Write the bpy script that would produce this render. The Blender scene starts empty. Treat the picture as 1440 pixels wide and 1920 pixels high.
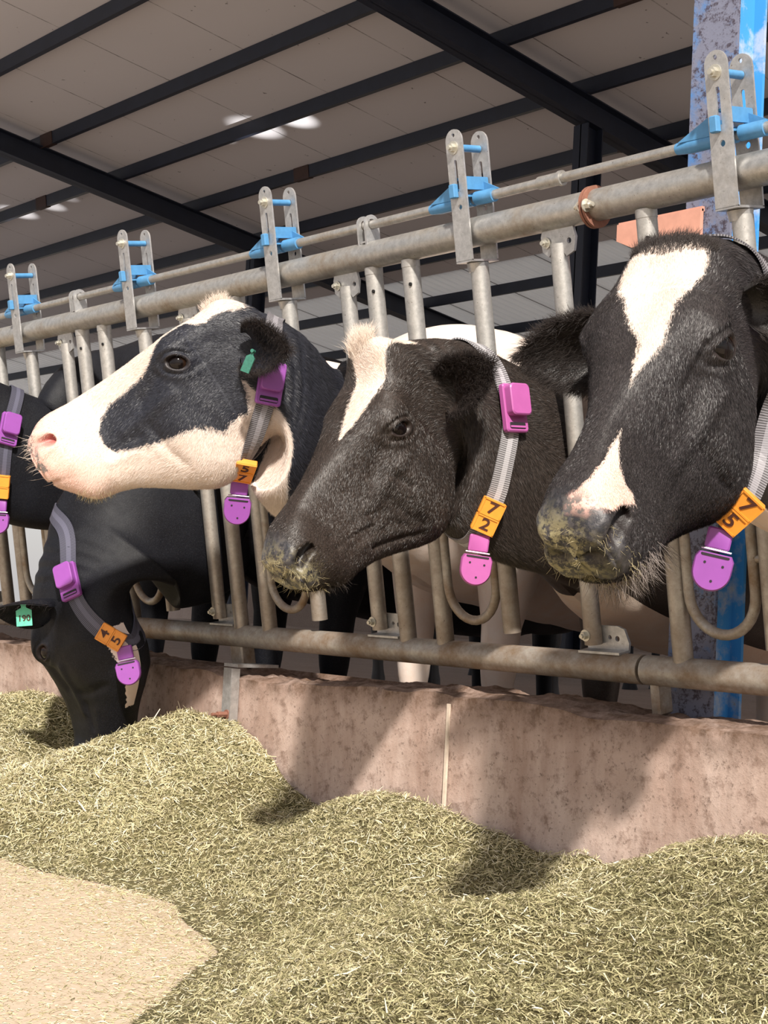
import bpy, math, random
import numpy as np
from mathutils import Vector, Matrix, Quaternion
rng = np.random.default_rng(7); random.seed(7)
scn = bpy.context.scene; COL = scn.collection
# ------------------------------------------------------------------ camera, light, exposure
HC = 0.62                                   # camera height above the feed lane
def cam_axes(roll, pitch, yaw):
    cy, sy = math.cos(yaw), math.sin(yaw)
    f = np.array([-sy*math.cos(pitch), cy*math.cos(pitch), math.sin(pitch)])
    r = np.array([cy, sy, 0.0]); u = np.cross(r, f)
    return r*math.cos(roll)+u*math.sin(roll), -r*math.sin(roll)+u*math.cos(roll), f
RT, UP, FW = cam_axes(0.0527, 0.06345, 0.8664)
cd = bpy.data.cameras.new('camera'); cam = bpy.data.objects.new('camera', cd); COL.objects.link(cam)
cd.sensor_fit = 'VERTICAL'; cd.sensor_height = 36.0; cd.lens = 36.0*2827.9/1920.0
cd.clip_start = 0.05; cd.clip_end = 200
mw = Matrix.Identity(4)
for i in range(3):
    mw[i][0] = RT[i]; mw[i][1] = UP[i]; mw[i][2] = -FW[i]
mw[2][3] = HC; cam.matrix_world = mw
scn.camera = cam
scn.view_settings.view_transform = 'Standard'; scn.view_settings.look = 'None'
scn.view_settings.gamma = 1.0; scn.view_settings.exposure = -0.08; scn.view_settings.use_curve_mapping = False
scn.render.film_transparent = False
try: scn.cycles.use_denoising = True
except Exception: pass
SUN_RAY = Vector((-0.98, 0.72, -1.0)).normalized()      # direction the sunlight travels
w = bpy.data.worlds.new('sky'); scn.world = w; w.use_nodes = True
nt = w.node_tree; nt.nodes.clear()
sky = nt.nodes.new('ShaderNodeTexSky'); sky.sky_type = 'NISHITA'; sky.sun_disc = False
sky.sun_elevation = math.asin(-SUN_RAY.z); sky.sun_rotation = math.atan2(-SUN_RAY.x, -SUN_RAY.y)
sky.air_density = 1.0; sky.dust_density = 2.5; sky.ozone_density = 0.8
mixw = nt.nodes.new('ShaderNodeMix'); mixw.data_type = 'RGBA'; mixw.inputs[0].default_value = 0.65
bg = nt.nodes.new('ShaderNodeBackground'); wo = nt.nodes.new('ShaderNodeOutputWorld')
nt.links.new(sky.outputs[0], mixw.inputs[6]); mixw.inputs[7].default_value = (6.5, 6.2, 6.2, 1)
nt.links.new(mixw.outputs[2], bg.inputs[0]); bg.inputs[1].default_value = 0.13
nt.links.new(bg.outputs[0], wo.inputs[0])
sd = bpy.data.lights.new('sun', 'SUN'); sd.energy = 7.2; sd.angle = math.radians(2.6); sd.color = (1.0, 0.93, 0.84)
sun = bpy.data.objects.new('sun', sd); COL.objects.link(sun); sun.location = (4, -6, 9)
sun.rotation_euler = SUN_RAY.to_track_quat('-Z', 'Y').to_euler()

# ------------------------------------------------------------------ helpers
def ray(x, y):
    return RT*((x-720)/2827.9) - UP*((y-960)/2827.9) + FW
def at_depth(x, y, D): return np.array([0, 0, HC]) + ray(x, y)*D
def on_y(x, y, Y): d = ray(x, y); return np.array([0, 0, HC]) + d*(Y/d[1])
def on_x(x, y, X): d = ray(x, y); return np.array([0, 0, HC]) + d*(X/d[0])

def tag(o, label=None, cat=None, group=None, kind=None):
    if label: o['label'] = label
    if cat: o['category'] = cat
    if group: o['group'] = group
    if kind: o['kind'] = kind
    return o
def empty(name, loc, label, cat, group=None):
    o = bpy.data.objects.new(name, None); COL.objects.link(o); o.location = Vector(loc); o.empty_display_size = 0.05
    return tag(o, label, cat, group)
def nrm(v):
    v = np.asarray(v, float); return v/(np.linalg.norm(v)+1e-12)
def perp(d):
    d = nrm(d); a = np.array([0, 0, 1.0]) if abs(d[2]) < 0.9 else np.array([1.0, 0, 0])
    u = nrm(np.cross(a, d)); return u, np.cross(d, u)

class MB:
    """collects geometry with a material index per face"""
    def __init__(s): s.v = []; s.f = []; s.m = []; s.mi = 0; s.n = 0
    def add(s, V, F):
        V = np.asarray(V, float).reshape(-1, 3); s.v.append(V)
        for f in F: s.f.append(tuple(int(i)+s.n for i in f)); s.m.append(s.mi)
        s.n += len(V); return s
    def box(s, c, size, R=None, bevel=0.0):
        """box, optionally with bevelled vertical profile edges; R columns = local axes"""
        R = np.eye(3) if R is None else np.asarray(R, float); hx, hy, hz = [a/2 for a in size]
        b = min(bevel, hx*.9, hy*.9, hz*.9)
        if b <= 0:
            P = np.array([[x, y, z] for z in (-hz, hz) for x, y in ((-hx, -hy), (hx, -hy), (hx, hy), (-hx, hy))])
            F = [(0, 3, 2, 1), (4, 5, 6, 7), (0, 1, 5, 4), (1, 2, 6, 5), (2, 3, 7, 6), (3, 0, 4, 7)]
        else:
            rings = []
            for z, i in ((-hz, b), (-hz+b, 0), (hz-b, 0), (hz, b)):
                x0, y0, c0 = hx-i, hy-i, b
                rings.append([[x0, -y0+c0, z], [x0, y0-c0, z], [x0-c0, y0, z], [-x0+c0, y0, z], [-x0, y0-c0, z], [-x0, -y0+c0, z], [-x0+c0, -y0, z], [x0-c0, -y0, z]])
            P = np.array(rings).reshape(-1, 3); F = []
            for k in range(3):
                for j in range(8): F.append((k*8+j, k*8+(j+1) % 8, (k+1)*8+(j+1) % 8, (k+1)*8+j))
            F.append(tuple(range(7, -1, -1))); F.append(tuple(range(24, 32)))
        return s.add(P@R.T+np.asarray(c, float), F)
    def tube(s, pts, r, seg=14, caps=True, twist=None):
        pts = np.asarray(pts, float); n = len(pts); r = np.broadcast_to(np.asarray(r, float), (n,))
        T = np.gradient(pts, axis=0); T /= np.linalg.norm(T, axis=1)[:, None]+1e-12
        u, _ = perp(T[0]); V = []
        for i in range(n):
            u = nrm(u-T[i]*(u@T[i])); w_ = np.cross(T[i], u)
            a = np.linspace(0, 2*np.pi, seg, endpoint=False)
            V.append(pts[i]+r[i]*(np.cos(a)[:, None]*u+np.sin(a)[:, None]*w_))
        F = [(i*seg+j, i*seg+(j+1) % seg, (i+1)*seg+(j+1) % seg, (i+1)*seg+j) for i in range(n-1) for j in range(seg)]
        if caps: F += [tuple(range(seg-1, -1, -1)), tuple((n-1)*seg+j for j in range(seg))]
        return s.add(np.concatenate(V), F)
    def cyl(s, a, b, r, seg=16): return s.tube([a, b], r, seg)
    def prism(s, poly, o, U, W, N, t):
        """extrude 2-D polygon (u,w) placed at o with axes U,W by thickness t along N"""
        poly = np.asarray(poly, float); U, W, N = nrm(U), nrm(W), nrm(N); n = len(poly)
        A = np.asarray(o, float)+poly[:, :1]*U+poly[:, 1:]*W; V = np.concatenate([A-N*t/2, A+N*t/2])
        F = [tuple(range(n-1, -1, -1)), tuple(range(n, 2*n))]+[(i, (i+1) % n, n+(i+1) % n, n+i) for i in range(n)]
        return s.add(V, F)
    def holed_prism(s, outer, holes, o, U, W, N, t):
        """flat plate with holes: fill with triangulation through mathutils.geometry"""
        from mathutils.geometry import delaunay_2d_cdt
        U, W, N = nrm(U), nrm(W), nrm(N)
        loops = [list(outer)]+[list(h) for h in holes]
        vs = []; ed = []; fc = []
        for lp in loops:
            b = len(vs); vs += [Vector(p) for p in lp]; ed += [(b+i, b+(i+1) % len(lp)) for i in range(len(lp))]
        r = delaunay_2d_cdt(vs, ed, [], 2, 1e-6)
        P = np.array([list(p) for p in r[0]])
        hp = [np.array(h) for h in holes]; T = []
        for f in r[2]:
            c = P[list(f)].mean(0)
            if in_poly(c[None], np.array(outer))[0] and not any(in_poly(c[None], h)[0] for h in hp): T.append(tuple(f))
        n = len(P); A = np.asarray(o, float)+P[:, :1]*U+P[:, 1:]*W; V = np.concatenate([A-N*t/2, A+N*t/2])
        F = [tuple(reversed(f)) for f in T]+[tuple(i+n for i in f) for f in T]
        s.add(V, F)
        for lp in loops:
            q = np.array(lp); m = len(q); A = np.asarray(o, float)+q[:, :1]*U+q[:, 1:]*W
            s.add(np.concatenate([A-N*t/2, A+N*t/2]), [(i, (i+1) % m, m+(i+1) % m, m+i) for i in range(m)])
        return s
    def build(s, name, mats, parent=None, smooth=True, angle=0.6, link=True):
        V = np.concatenate(s.v) if s.v else np.zeros((0, 3)); me = bpy.data.meshes.new(name)
        org = np.zeros(3)
        if parent is not None: org = np.array(parent.matrix_world.translation) if parent.parent is None else np.array(world_loc(parent))
        if parent is not None: org = np.array(world_loc(parent))
        else: org = np.array([(V[:, 0].min()+V[:, 0].max())/2, (V[:, 1].min()+V[:, 1].max())/2, V[:, 2].min()])
        me.from_pydata((V-org).tolist(), [], s.f)
        if not isinstance(mats, (list, tuple)): mats = [mats]
        for m in mats: me.materials.append(m)
        if len(mats) > 1: me.polygons.foreach_set('material_index', s.m)
        import bmesh
        bm = bmesh.new(); bm.from_mesh(me); bmesh.ops.recalc_face_normals(bm, faces=bm.faces); bm.to_mesh(me); bm.free()
        if smooth:
            me.polygons.foreach_set('use_smooth', [True]*len(me.polygons))
            try: me.set_sharp_from_angle(angle=angle)
            except Exception: pass
        o = bpy.data.objects.new(name, me); COL.objects.link(o)
        if parent is not None: o.parent = parent
        else: o.location = org
        return o
def world_loc(o):
    p = Vector((0, 0, 0))
    while o is not None: p = p+o.location; o = o.parent      # nothing in the scene is rotated through its parent
    return p
def in_poly(P, poly):
    x, y = P[:, 0], P[:, 1]; ins = np.zeros(len(P), bool); n = len(poly)
    for i in range(n):
        x1, y1 = poly[i]; x2, y2 = poly[(i+1) % n]
        if y1 == y2: continue
        c = ((y1 > y) != (y2 > y)) & (x < (x2-x1)*(y-y1)/(y2-y1)+x1); ins ^= c
    return ins
def sdf_poly(P, poly):
    """signed distance, positive inside"""
    poly = np.asarray(poly, float); d = np.full(len(P), 1e9); n = len(poly)
    for i in range(n):
        a = poly[i]; b = poly[(i+1) % n]; e = b-a; t = np.clip(((P-a)@e)/(e@e+1e-12), 0, 1)
        d = np.minimum(d, np.linalg.norm(P-a-t[:, None]*e, axis=1))
    return np.where(in_poly(P, poly), d, -d)
def circ(cx, cy, r, n=12): return [(cx+r*math.cos(2*math.pi*i/n), cy+r*math.sin(2*math.pi*i/n)) for i in range(n)]

# ------------------------------------------------------------------ materials
class NT:
    def __init__(s, name):
        s.mat = bpy.data.materials.new(name); s.mat.use_nodes = True; s.t = s.mat.node_tree; s.t.nodes.clear()
        s.out = s.n('ShaderNodeOutputMaterial'); s.b = s.n('ShaderNodeBsdfPrincipled'); s.l(s.b.outputs[0], s.out.inputs[0])
        s.tc = s.n('ShaderNodeTexCoord')
    def n(s, k, **kw):
        x = s.t.nodes.new(k)
        for a, b in kw.items(): setattr(x, a, b)
        return x
    def l(s, a, b): s.t.links.new(a, b)
    def noise(s, scale, detail=4, rough=0.55, vec=None, stretch=None, dist=0.0):
        x = s.n('ShaderNodeTexNoise'); x.inputs['Scale'].default_value = scale; x.inputs['Detail'].default_value = detail
        x.inputs['Roughness'].default_value = rough; x.inputs['Distortion'].default_value = dist
        v = vec or s.tc.outputs['Object']
        if stretch:
            m = s.n('ShaderNodeMapping'); m.inputs['Scale'].default_value = stretch; s.l(v, m.inputs[0]); v = m.outputs[0]
        s.l(v, x.inputs['Vector']); return x.outputs['Fac']
    def ramp(s, fac, stops):
        r = s.n('ShaderNodeValToRGB'); e = r.color_ramp.elements
        while len(e) < len(stops): e.new(0.5)
        for i, (p, c) in enumerate(stops): e[i].position = p; e[i].color = (c if len(c) == 4 else (*c, 1)) if isinstance(c, tuple) else (c, c, c, 1)
        s.l(fac, r.inputs[0]); return r.outputs[0]
    def mix(s, f, a, b, mode='MIX'):
        m = s.n('ShaderNodeMix', data_type='RGBA', blend_type=mode)
        for inp, v in ((m.inputs[0], f), (m.inputs[6], a), (m.inputs[7], b)):
            if isinstance(v, (int, float)): inp.default_value = v if inp is m.inputs[0] or inp.name == "Factor" else (v, v, v, 1)
            elif isinstance(v, tuple): inp.default_value = (*v[:3], 1)
            else: s.l(v, inp)
        return m.outputs[2]
    def math(s, op, a, b=0.0, c=None, clamp=False):
        m = s.n('ShaderNodeMath', operation=op, use_clamp=clamp)
        for i, v in enumerate((a, b) if c is None else (a, b, c)):
            if isinstance(v, (int, float)): m.inputs[i].default_value = v
            else: s.l(v, m.inputs[i])
        return m.outputs[0]
    def attr(s, name): x = s.n('ShaderNodeAttribute'); x.attribute_name = name; return x
    def bump(s, h, strength=0.3, dist=0.01, normal=None):
        b = s.n('ShaderNodeBump'); b.inputs['Strength'].default_value = strength; b.inputs['Distance'].default_value = dist
        s.l(h, b.inputs['Height'])
        if normal is not None: s.l(normal, b.inputs['Normal'])
        s.l(b.outputs[0], s.b.inputs['Normal']); return b.outputs[0]
    def set(s, **kw):
        for k, v in kw.items():
            i = s.b.inputs[k.replace('_', ' ')]
            if isinstance(v, (int, float)): i.default_value = v
            elif isinstance(v, tuple): i.default_value = (*v[:3], 1)
            else: s.l(v, i)
        return s.mat

def simple(name, col, rough=0.5, metal=0.0, var=0.12, scale=30, bump=0.0):
    m = NT(name); f = m.noise(scale); c = m.mix(f, tuple(max(0, x*(1-var)) for x in col), tuple(min(1, x*(1+var)) for x in col))
    if bump: m.bump(f, bump, 0.003)
    return m.set(Base_Color=c, Roughness=rough, Metallic=metal)

def galvanised(name, col, dirt, dirt_lo, dirt_hi, metal=0.75):
    m = NT(name); a = m.noise(9, 6, 0.7); b = m.noise(70, 4, 0.7); c0 = m.mix(m.ramp(b, [(0.35, 0.0), (0.7, 1.0)]), tuple(x*0.8 for x in col), tuple(x*1.12 for x in col))
    c1 = m.mix(m.ramp(a, [(dirt_lo, 0.0), (dirt_hi, 1.0)]), c0, dirt)
    sp = m.ramp(m.noise(160, 3, 0.8), [(0.66, 0.0), (0.72, 1.0)])
    c2 = m.mix(sp, c1, (0.10, 0.06, 0.035)); m.bump(b, 0.12, 0.002)
    return m.set(Base_Color=c2, Roughness=m.ramp(a, [(0.3, 0.38), (0.7, 0.62)]), Metallic=metal)
MAT = {}
MAT['galv'] = galvanised('galvanised_pipe', (0.46, 0.45, 0.43), (0.30, 0.24, 0.17), 0.52, 0.80)
MAT['galv_plate'] = galvanised('galvanised_plate', (0.52, 0.52, 0.52), (0.40, 0.37, 0.33), 0.55, 0.85)
MAT['galv_dirty'] = galvanised('soiled_galvanised_pipe', (0.40, 0.37, 0.33), (0.21, 0.14, 0.085), 0.40, 0.66, 0.35)
MAT['zinc'] = simple('zinc_bolt', (0.55, 0.53, 0.46), 0.35, 0.6)
MAT['blue'] = simple('pale_blue_paint', (0.08, 0.26, 0.50), 0.42, 0.0, 0.25, 60, 0.1)
MAT['rust'] = simple('rusty_steel', (0.24, 0.105, 0.07), 0.85, 0.0, 0.6, 45, 0.4)
MAT['salmon'] = simple('salmon_painted_steel', (0.62, 0.31, 0.23), 0.7, 0.0, 0.25, 25, 0.2)
MAT['purlin'] = simple('dark_navy_steel', (0.012, 0.017, 0.034), 0.5, 0.0, 0.4, 6)
MAT['purlin_rust'] = simple('rust_brown_primer', (0.045, 0.022, 0.018), 0.7, 0.0, 0.4, 20)
m = NT('weathered_blue_steel'); f = m.noise(7, 6, 0.7); g = m.noise(55, 5, 0.8)
c = m.mix(m.ramp(f, [(0.36, 0.0), (0.50, 1.0)]), (0.05, 0.20, 0.50), (0.17, 0.18, 0.25))
c = m.mix(m.ramp(g, [(0.50, 0.0), (0.60, 1.0)]), c, (0.05, 0.04, 0.06)); m.bump(g, 0.4, 0.003)
MAT['post'] = m.set(Base_Color=c, Roughness=0.6)
m = NT('sunlit_blue_steel'); f = m.noise(10, 6, 0.7); g = m.noise(40, 5, 0.8)  # lighter column blue: sunlight painted into the web and rear flange
c = m.mix(m.ramp(f, [(0.47, 0.0), (0.60, 1.0)]), (0.05, 0.30, 0.72), (0.42, 0.50, 0.62))
c = m.mix(m.ramp(g, [(0.64, 0.0), (0.72, 1.0)]), c, (0.25, 0.16, 0.12))
MAT['post_sunlit'] = m.set(Base_Color=c, Roughness=0.5)

# ceiling panels: seams run down the slope every 1.24 m (object X)
m = NT('roof_panel'); sx = m.n('ShaderNodeSeparateXYZ'); m.l(m.tc.outputs['Object'], sx.inputs[0])
def seam_mask(mm, coord, period, off, width):
    a = mm.math('ADD', coord, off); a = mm.math('DIVIDE', a, period); a = mm.math('FRACT', a); a = mm.math('SUBTRACT', a, 0.5); a = mm.math('ABSOLUTE', a)
    return mm.math('GREATER_THAN', a, 0.5-width/period)
wob = m.math('MULTIPLY', m.noise(0.9, 5, 0.8, stretch=(1, 3, 1)), 0.02)
xx = m.math('ADD', sx.outputs[0], wob)
seam = seam_mask(m, xx, 1.24, 0.0, 0.007)
brk = m.ramp(m.noise(1.7, 5, 0.75, stretch=(0.2, 1, 1)), [(0.40, 0.15), (0.62, 1.0)])
seam = m.math('MULTIPLY', seam, brk)
big = m.noise(0.45, 5, 0.6); fleck = m.ramp(m.noise(14, 2, 0.5), [(0.74, 0.0), (0.765, 1.0)])
c = m.mix(big, (0.72, 0.70, 0.72), (0.80, 0.78, 0.80)); c = m.mix(m.math('MULTIPLY', seam, 0.85), c, (0.05, 0.035, 0.035)); c = m.mix(m.math('MULTIPLY', fleck, 0.7), c, (0.05, 0.045, 0.045))
MAT['roof'] = m.set(Base_Color=c, Roughness=0.8)
m = NT('corrugated_roof_sheet'); sx = m.n('ShaderNodeSeparateXYZ'); m.l(m.tc.outputs['Object'], sx.inputs[0])
wv = m.math('SINE', m.math('MULTIPLY', sx.outputs[0], 42.0)); c = m.mix(m.noise(1.0, 5), (0.80, 0.81, 0.82), (0.88, 0.88, 0.88))
c = m.mix(m.math('MULTIPLY', seam_mask(m, sx.outputs[0], 1.24, 0.0, 0.012), 0.8), c, (0.08, 0.07, 0.07)); m.bump(wv, 0.6, 0.03)
tb = m.n('ShaderNodeBsdfTranslucent'); m.l(c, tb.inputs[0]); ms = m.n('ShaderNodeMixShader'); ms.inputs[0].default_value = 0.34
MAT['roof_far'] = m.set(Base_Color=c, Roughness=0.6); m.l(m.b.outputs[0], ms.inputs[1]); m.l(tb.outputs[0], ms.inputs[2]); m.l(ms.outputs[0], m.out.inputs[0])

m = NT('stained_concrete_curb'); a = m.noise(2.2, 6, 0.65); b = m.noise(24, 6, 0.75); d = m.noise(95, 4, 0.8); e = m.noise(6, 5, 0.7, stretch=(1, 1, 0.25))
c = m.mix(m.ramp(a, [(0.35, 0.0), (0.65, 1.0)]), (0.46, 0.335, 0.28), (0.56, 0.44, 0.385))
c = m.mix(m.math('MULTIPLY', m.ramp(e, [(0.42, 0.0), (0.70, 1.0)]), 0.75), c, (0.24, 0.14, 0.10))
c = m.mix(m.math('MULTIPLY', m.ramp(b, [(0.52, 0.0), (0.66, 1.0)]), 0.7), c, (0.18, 0.11, 0.08))
c = m.mix(m.math('MULTIPLY', m.ramp(d, [(0.57, 0.0), (0.66, 1.0)]), 0.7), c, (0.12, 0.08, 0.06))
c = m.mix(m.math('MULTIPLY', m.attr('soil').outputs['Fac'], m.ramp(b, [(0.3, 0.35), (0.6, 1.0)])), c, (0.12, 0.07, 0.045))
hh = m.math('ADD', m.math('MULTIPLY', b, 0.6), m.math('MULTIPLY', d, 0.4)); m.bump(hh, 0.5, 0.006)
MAT['curb'] = m.set(Base_Color=c, Roughness=0.9)
m = NT('dusty_concrete_floor'); a = m.noise(3.0, 6, 0.7); b = m.noise(60, 5, 0.8)
c = m.mix(a, (0.48, 0.38, 0.28), (0.60, 0.50, 0.38)); c = m.mix(m.ramp(b, [(0.5, 0.0), (0.75, 0.8)]), c, (0.36, 0.27, 0.16)); m.bump(b, 0.4, 0.004)
MAT['floor'] = m.set(Base_Color=c, Roughness=0.9)
m = NT('trodden_pen_floor'); a = m.noise(2.5, 6, 0.7); b = m.noise(40, 6, 0.8)
c = m.mix(a, (0.20, 0.15, 0.125), (0.34, 0.27, 0.235)); c = m.mix(m.ramp(b, [(0.5, 0.0), (0.7, 0.8)]), c, (0.10, 0.07, 0.055)); m.bump(b, 0.6, 0.02)
MAT['pen'] = m.set(Base_Color=c, Roughness=0.9)
MAT['yard'] = simple('sunlit_yard_ground', (0.45, 0.40, 0.33), 0.95, 0, 0.2, 2)

# ------------------------------------------------------------------ building shell
ROOF0 = HC+6.086; SL = 0.1403                       # roof underside: z = ROOF0 - SL*Y
def roof_z(Y): return ROOF0-SL*Y
def grid_plane(name, x0, x1, y0, y1, zf, mat, nx=2, ny=2, th=0.0):
    X = np.linspace(x0, x1, nx); Y = np.linspace(y0, y1, ny); V = [(x, y, zf(x, y)) for y in Y for x in X]
    F = [(j*nx+i, j*nx+i+1, (j+1)*nx+i+1, (j+1)*nx+i) for j in range(ny-1) for i in range(nx-1)]
    if th:
        n = len(V); V += [(x, y, z+th) for x, y, z in V]; F += [tuple(i+n for i in reversed(f)) for f in F]
        per = [i for i in range(nx)]+[j*nx+nx-1 for j in range(1, ny)]+[(ny-1)*nx+i for i in range(nx-2, -1, -1)]+[j*nx for j in range(ny-2, 0, -1)]
        F += [(per[k], per[k]+n, per[(k+1) % len(per)]+n, per[(k+1) % len(per)]) for k in range(len(per))]
    b = MB(); b.add(V, F); return b.build(name, mat, smooth=False)
ROOF_EDGE = -0.7
c1 = grid_plane('ceiling', -34.0, 5.0, ROOF_EDGE, 12.75, lambda x, y: roof_z(y), MAT['roof'], th=0.06)
# seam phase: one seam at world X = -11.87
tag(c1, 'grey panelled barn ceiling sloping down away from the feed lane', 'ceiling', kind='structure')
c2 = grid_plane('ceiling_far', -34.0, 5.0, 12.75, 20.5, lambda x, y: roof_z(y), MAT['roof_far'], th=0.04)
tag(c2, 'pale corrugated sheets of the far low part of the roof', 'ceiling', kind='structure')
for o in (c1, c2):          # put the object origin on a seam line so the seams fall where the photo has them
    dx = -11.87+0.62-o.location.x
    for vtx in o.data.vertices: vtx.co.x -= dx
    o.location.x += dx
floor = grid_plane('floor', -16, 5, -6, 2.33, lambda x, y: 0.0, MAT['floor']); tag(floor, 'dusty pale concrete feed lane floor in front of the curb', 'floor', kind='structure')
PEN_Z = 0.12
pen = grid_plane('floor_pen', -30, 6, 2.33, 20, lambda x, y: PEN_Z, MAT['pen']); tag(pen, 'trodden brown floor of the cow pen behind the fence', 'floor', kind='structure')
yd = grid_plane('floor_yard', -60, 30, 20, 60, lambda x, y: 0.0, MAT['yard']); tag(yd, 'sunlit ground outside beyond the far eave', 'ground', kind='structure')
wl = MB(); wl.box((-15, 20.1, 0.95), (40, 0.2, 1.9)); o = wl.build('wall_far', MAT['pen'], smooth=False); tag(o, 'brown wall along the far side of the barn', 'wall', kind='structure')

# purlins (along X) and rafters (down the slope)
PUR = [6.41, 7.62, 8.62, 9.65, 10.72, 12.15, 13.4, 14.7]
order = ['first', 'second', 'third', 'fourth', 'fifth', 'sixth', 'seventh', 'eighth', 'ninth']
for i, y in enumerate(PUR):
    b = MB(); h = 0.13; z = roof_z(y)
    R = np.array([[1, 0, 0], [0, math.cos(.1394), -math.sin(.1394)], [0, math.sin(.1394), math.cos(.1394)]]).T
    # C-section purlin: web and two flanges
    b.box((-14.5, y-0.03, z-h/2), (39, 0.006, h), R.T); b.box((-14.5, y, z-h+0.003), (39, 0.065, 0.006), R.T); b.box((-14.5, y, z-0.006), (39, 0.065, 0.006), R.T)
    b.mi = 1
    xs = {0: (-9.9, -26), 1: (-7.75, -15), 2: (-7.55, -17), 3: (-7.2, -13), 4: (-9.3, -18)}.get(i, ())
    for x in xs: b.box((x, y-0.036, z-h/2), (0.26, 0.01, h+0.004), R.T); b.box((x, y, z-h-0.002), (0.26, 0.07, 0.01), R.T)
    o = b.build('roof_purlin', [MAT['purlin'], MAT['purlin_rust']], smooth=False)
    tag(o, 'dark steel purlin under the ceiling, %s counted from the top left corner of the photo' % order[i], 'purlin', 'steel roof purlins')
def beam_i(b, p0, p1, up, w_, h, t=0.012):
    p0, p1 = np.array(p0, float), np.array(p1, float); d = nrm(p1-p0); up = nrm(np.array(up, float)-d*(np.array(up)@d)); s_ = np.cross(up, d)
    R = np.stack([d, s_, up], 1); L = np.linalg.norm(p1-p0); c = (p0+p1)/2
    b.box(c, (L, t, h), R); b.box(c+up*(h/2-t/2), (L, w_, t), R); b.box(c-up*(h/2-t/2), (L, w_, t), R)
rx = {0: -15.15, 1: -8.95}
names = ['dark steel rafter crossing the ceiling at upper left', 'dark steel rafter crossing the ceiling from the top middle towards the blue post', 'dark steel rafter beyond the right edge of the view']
for i, x in enumerate((-15.15, -8.95, -2.75)):
    b = MB(); h = 0.24; ya, yb = ROOF_EDGE+.2, 20.3
    beam_i(b, (x, ya, roof_z(ya)-0.13-h/2), (x, yb, roof_z(yb)-0.13-h/2), (0, 0, 1), 0.17, h)
    if i == 2: continue
    o = b.build('roof_rafter', MAT['purlin'], smooth=False); tag(o, names[i], 'rafter', 'steel roof rafters')
for x, y, l in ((-15.15, 10.6, 'dark steel barn column seen behind the latch bracket above the ear of cow 57'), (-8.95, 9.75, 'dark steel barn column seen left of the blue post')):
    b = MB(); beam_i(b, (x, y, PEN_Z), (x, y, roof_z(y)-0.37), (0, 1, 0), 0.17, 0.2); b.box((x, y, PEN_Z+0.012), (0.3, 0.3, 0.024))
    o = b.build('steel_column', MAT['purlin'], smooth=False)
    e = o; tag(e, l, 'column', 'dark barn columns')

# added spot lamps low in the pen, imitating sun glints on the ceiling
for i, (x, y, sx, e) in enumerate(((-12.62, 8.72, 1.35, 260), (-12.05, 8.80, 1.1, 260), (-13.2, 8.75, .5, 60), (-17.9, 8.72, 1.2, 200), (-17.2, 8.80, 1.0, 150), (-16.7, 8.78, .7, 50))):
    ld = bpy.data.lights.new('ceiling_glint_spot', 'SPOT'); ld.energy = e*8; ld.spot_size = math.radians(4.6*sx); ld.spot_blend = 1.0; ld.shadow_soft_size = 0.02; ld.color = (1, .98, .96)
    lo = bpy.data.objects.new('ceiling_glint_spot', ld); COL.objects.link(lo); lo.location = (x+1.2, 10.6, 0.3); tgt = Vector((x, y, roof_z(y))); lo.rotation_euler = (tgt-lo.location).to_track_quat('-Z', 'Y').to_euler()
# ------------------------------------------------------------------ headlock fence
AL = 0.1937; EF = np.array([0, -math.sin(AL), math.cos(AL)]); EN = np.array([0, math.cos(AL), math.sin(AL)]); EX = np.array([1.0, 0, 0])
YT, ZT, FL = 2.1903, HC+0.8135, 0.9265
XS0, PS = -4.365, 0.68                               # latch positions along the rail
def fp(x, f, n=0.0): return np.array([x, YT, ZT])+EF*f+EN*n
XJT, XJB = -1.985, -1.955                              # where the two rail lengths are joined
FR = np.stack([EX, EN, EF], 1)
def flat_end_bar(b, x, f0, f1, r, n=0.0, steps=10):
    """round bar"""
    b.tube([fp(x, f0+(f1-f0)*i/steps, n) for i in range(steps+1)], r, 18)
def bolt(b, p, axis, r=0.009, h=0.012):
    u, w_ = perp(axis); p = np.asarray(p, float); axis = nrm(axis)
    poly = [(r*math.cos(math.pi/3*i), r*math.sin(math.pi/3*i)) for i in range(6)]
    b.prism(poly, p+axis*h*0.5, u, w_, axis, h); b.tube([p, p+axis*0.002], r*1.55, 16); b.tube([p+axis*h*.9, p+axis*(h*1.55)], r*0.55, 12)
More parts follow.
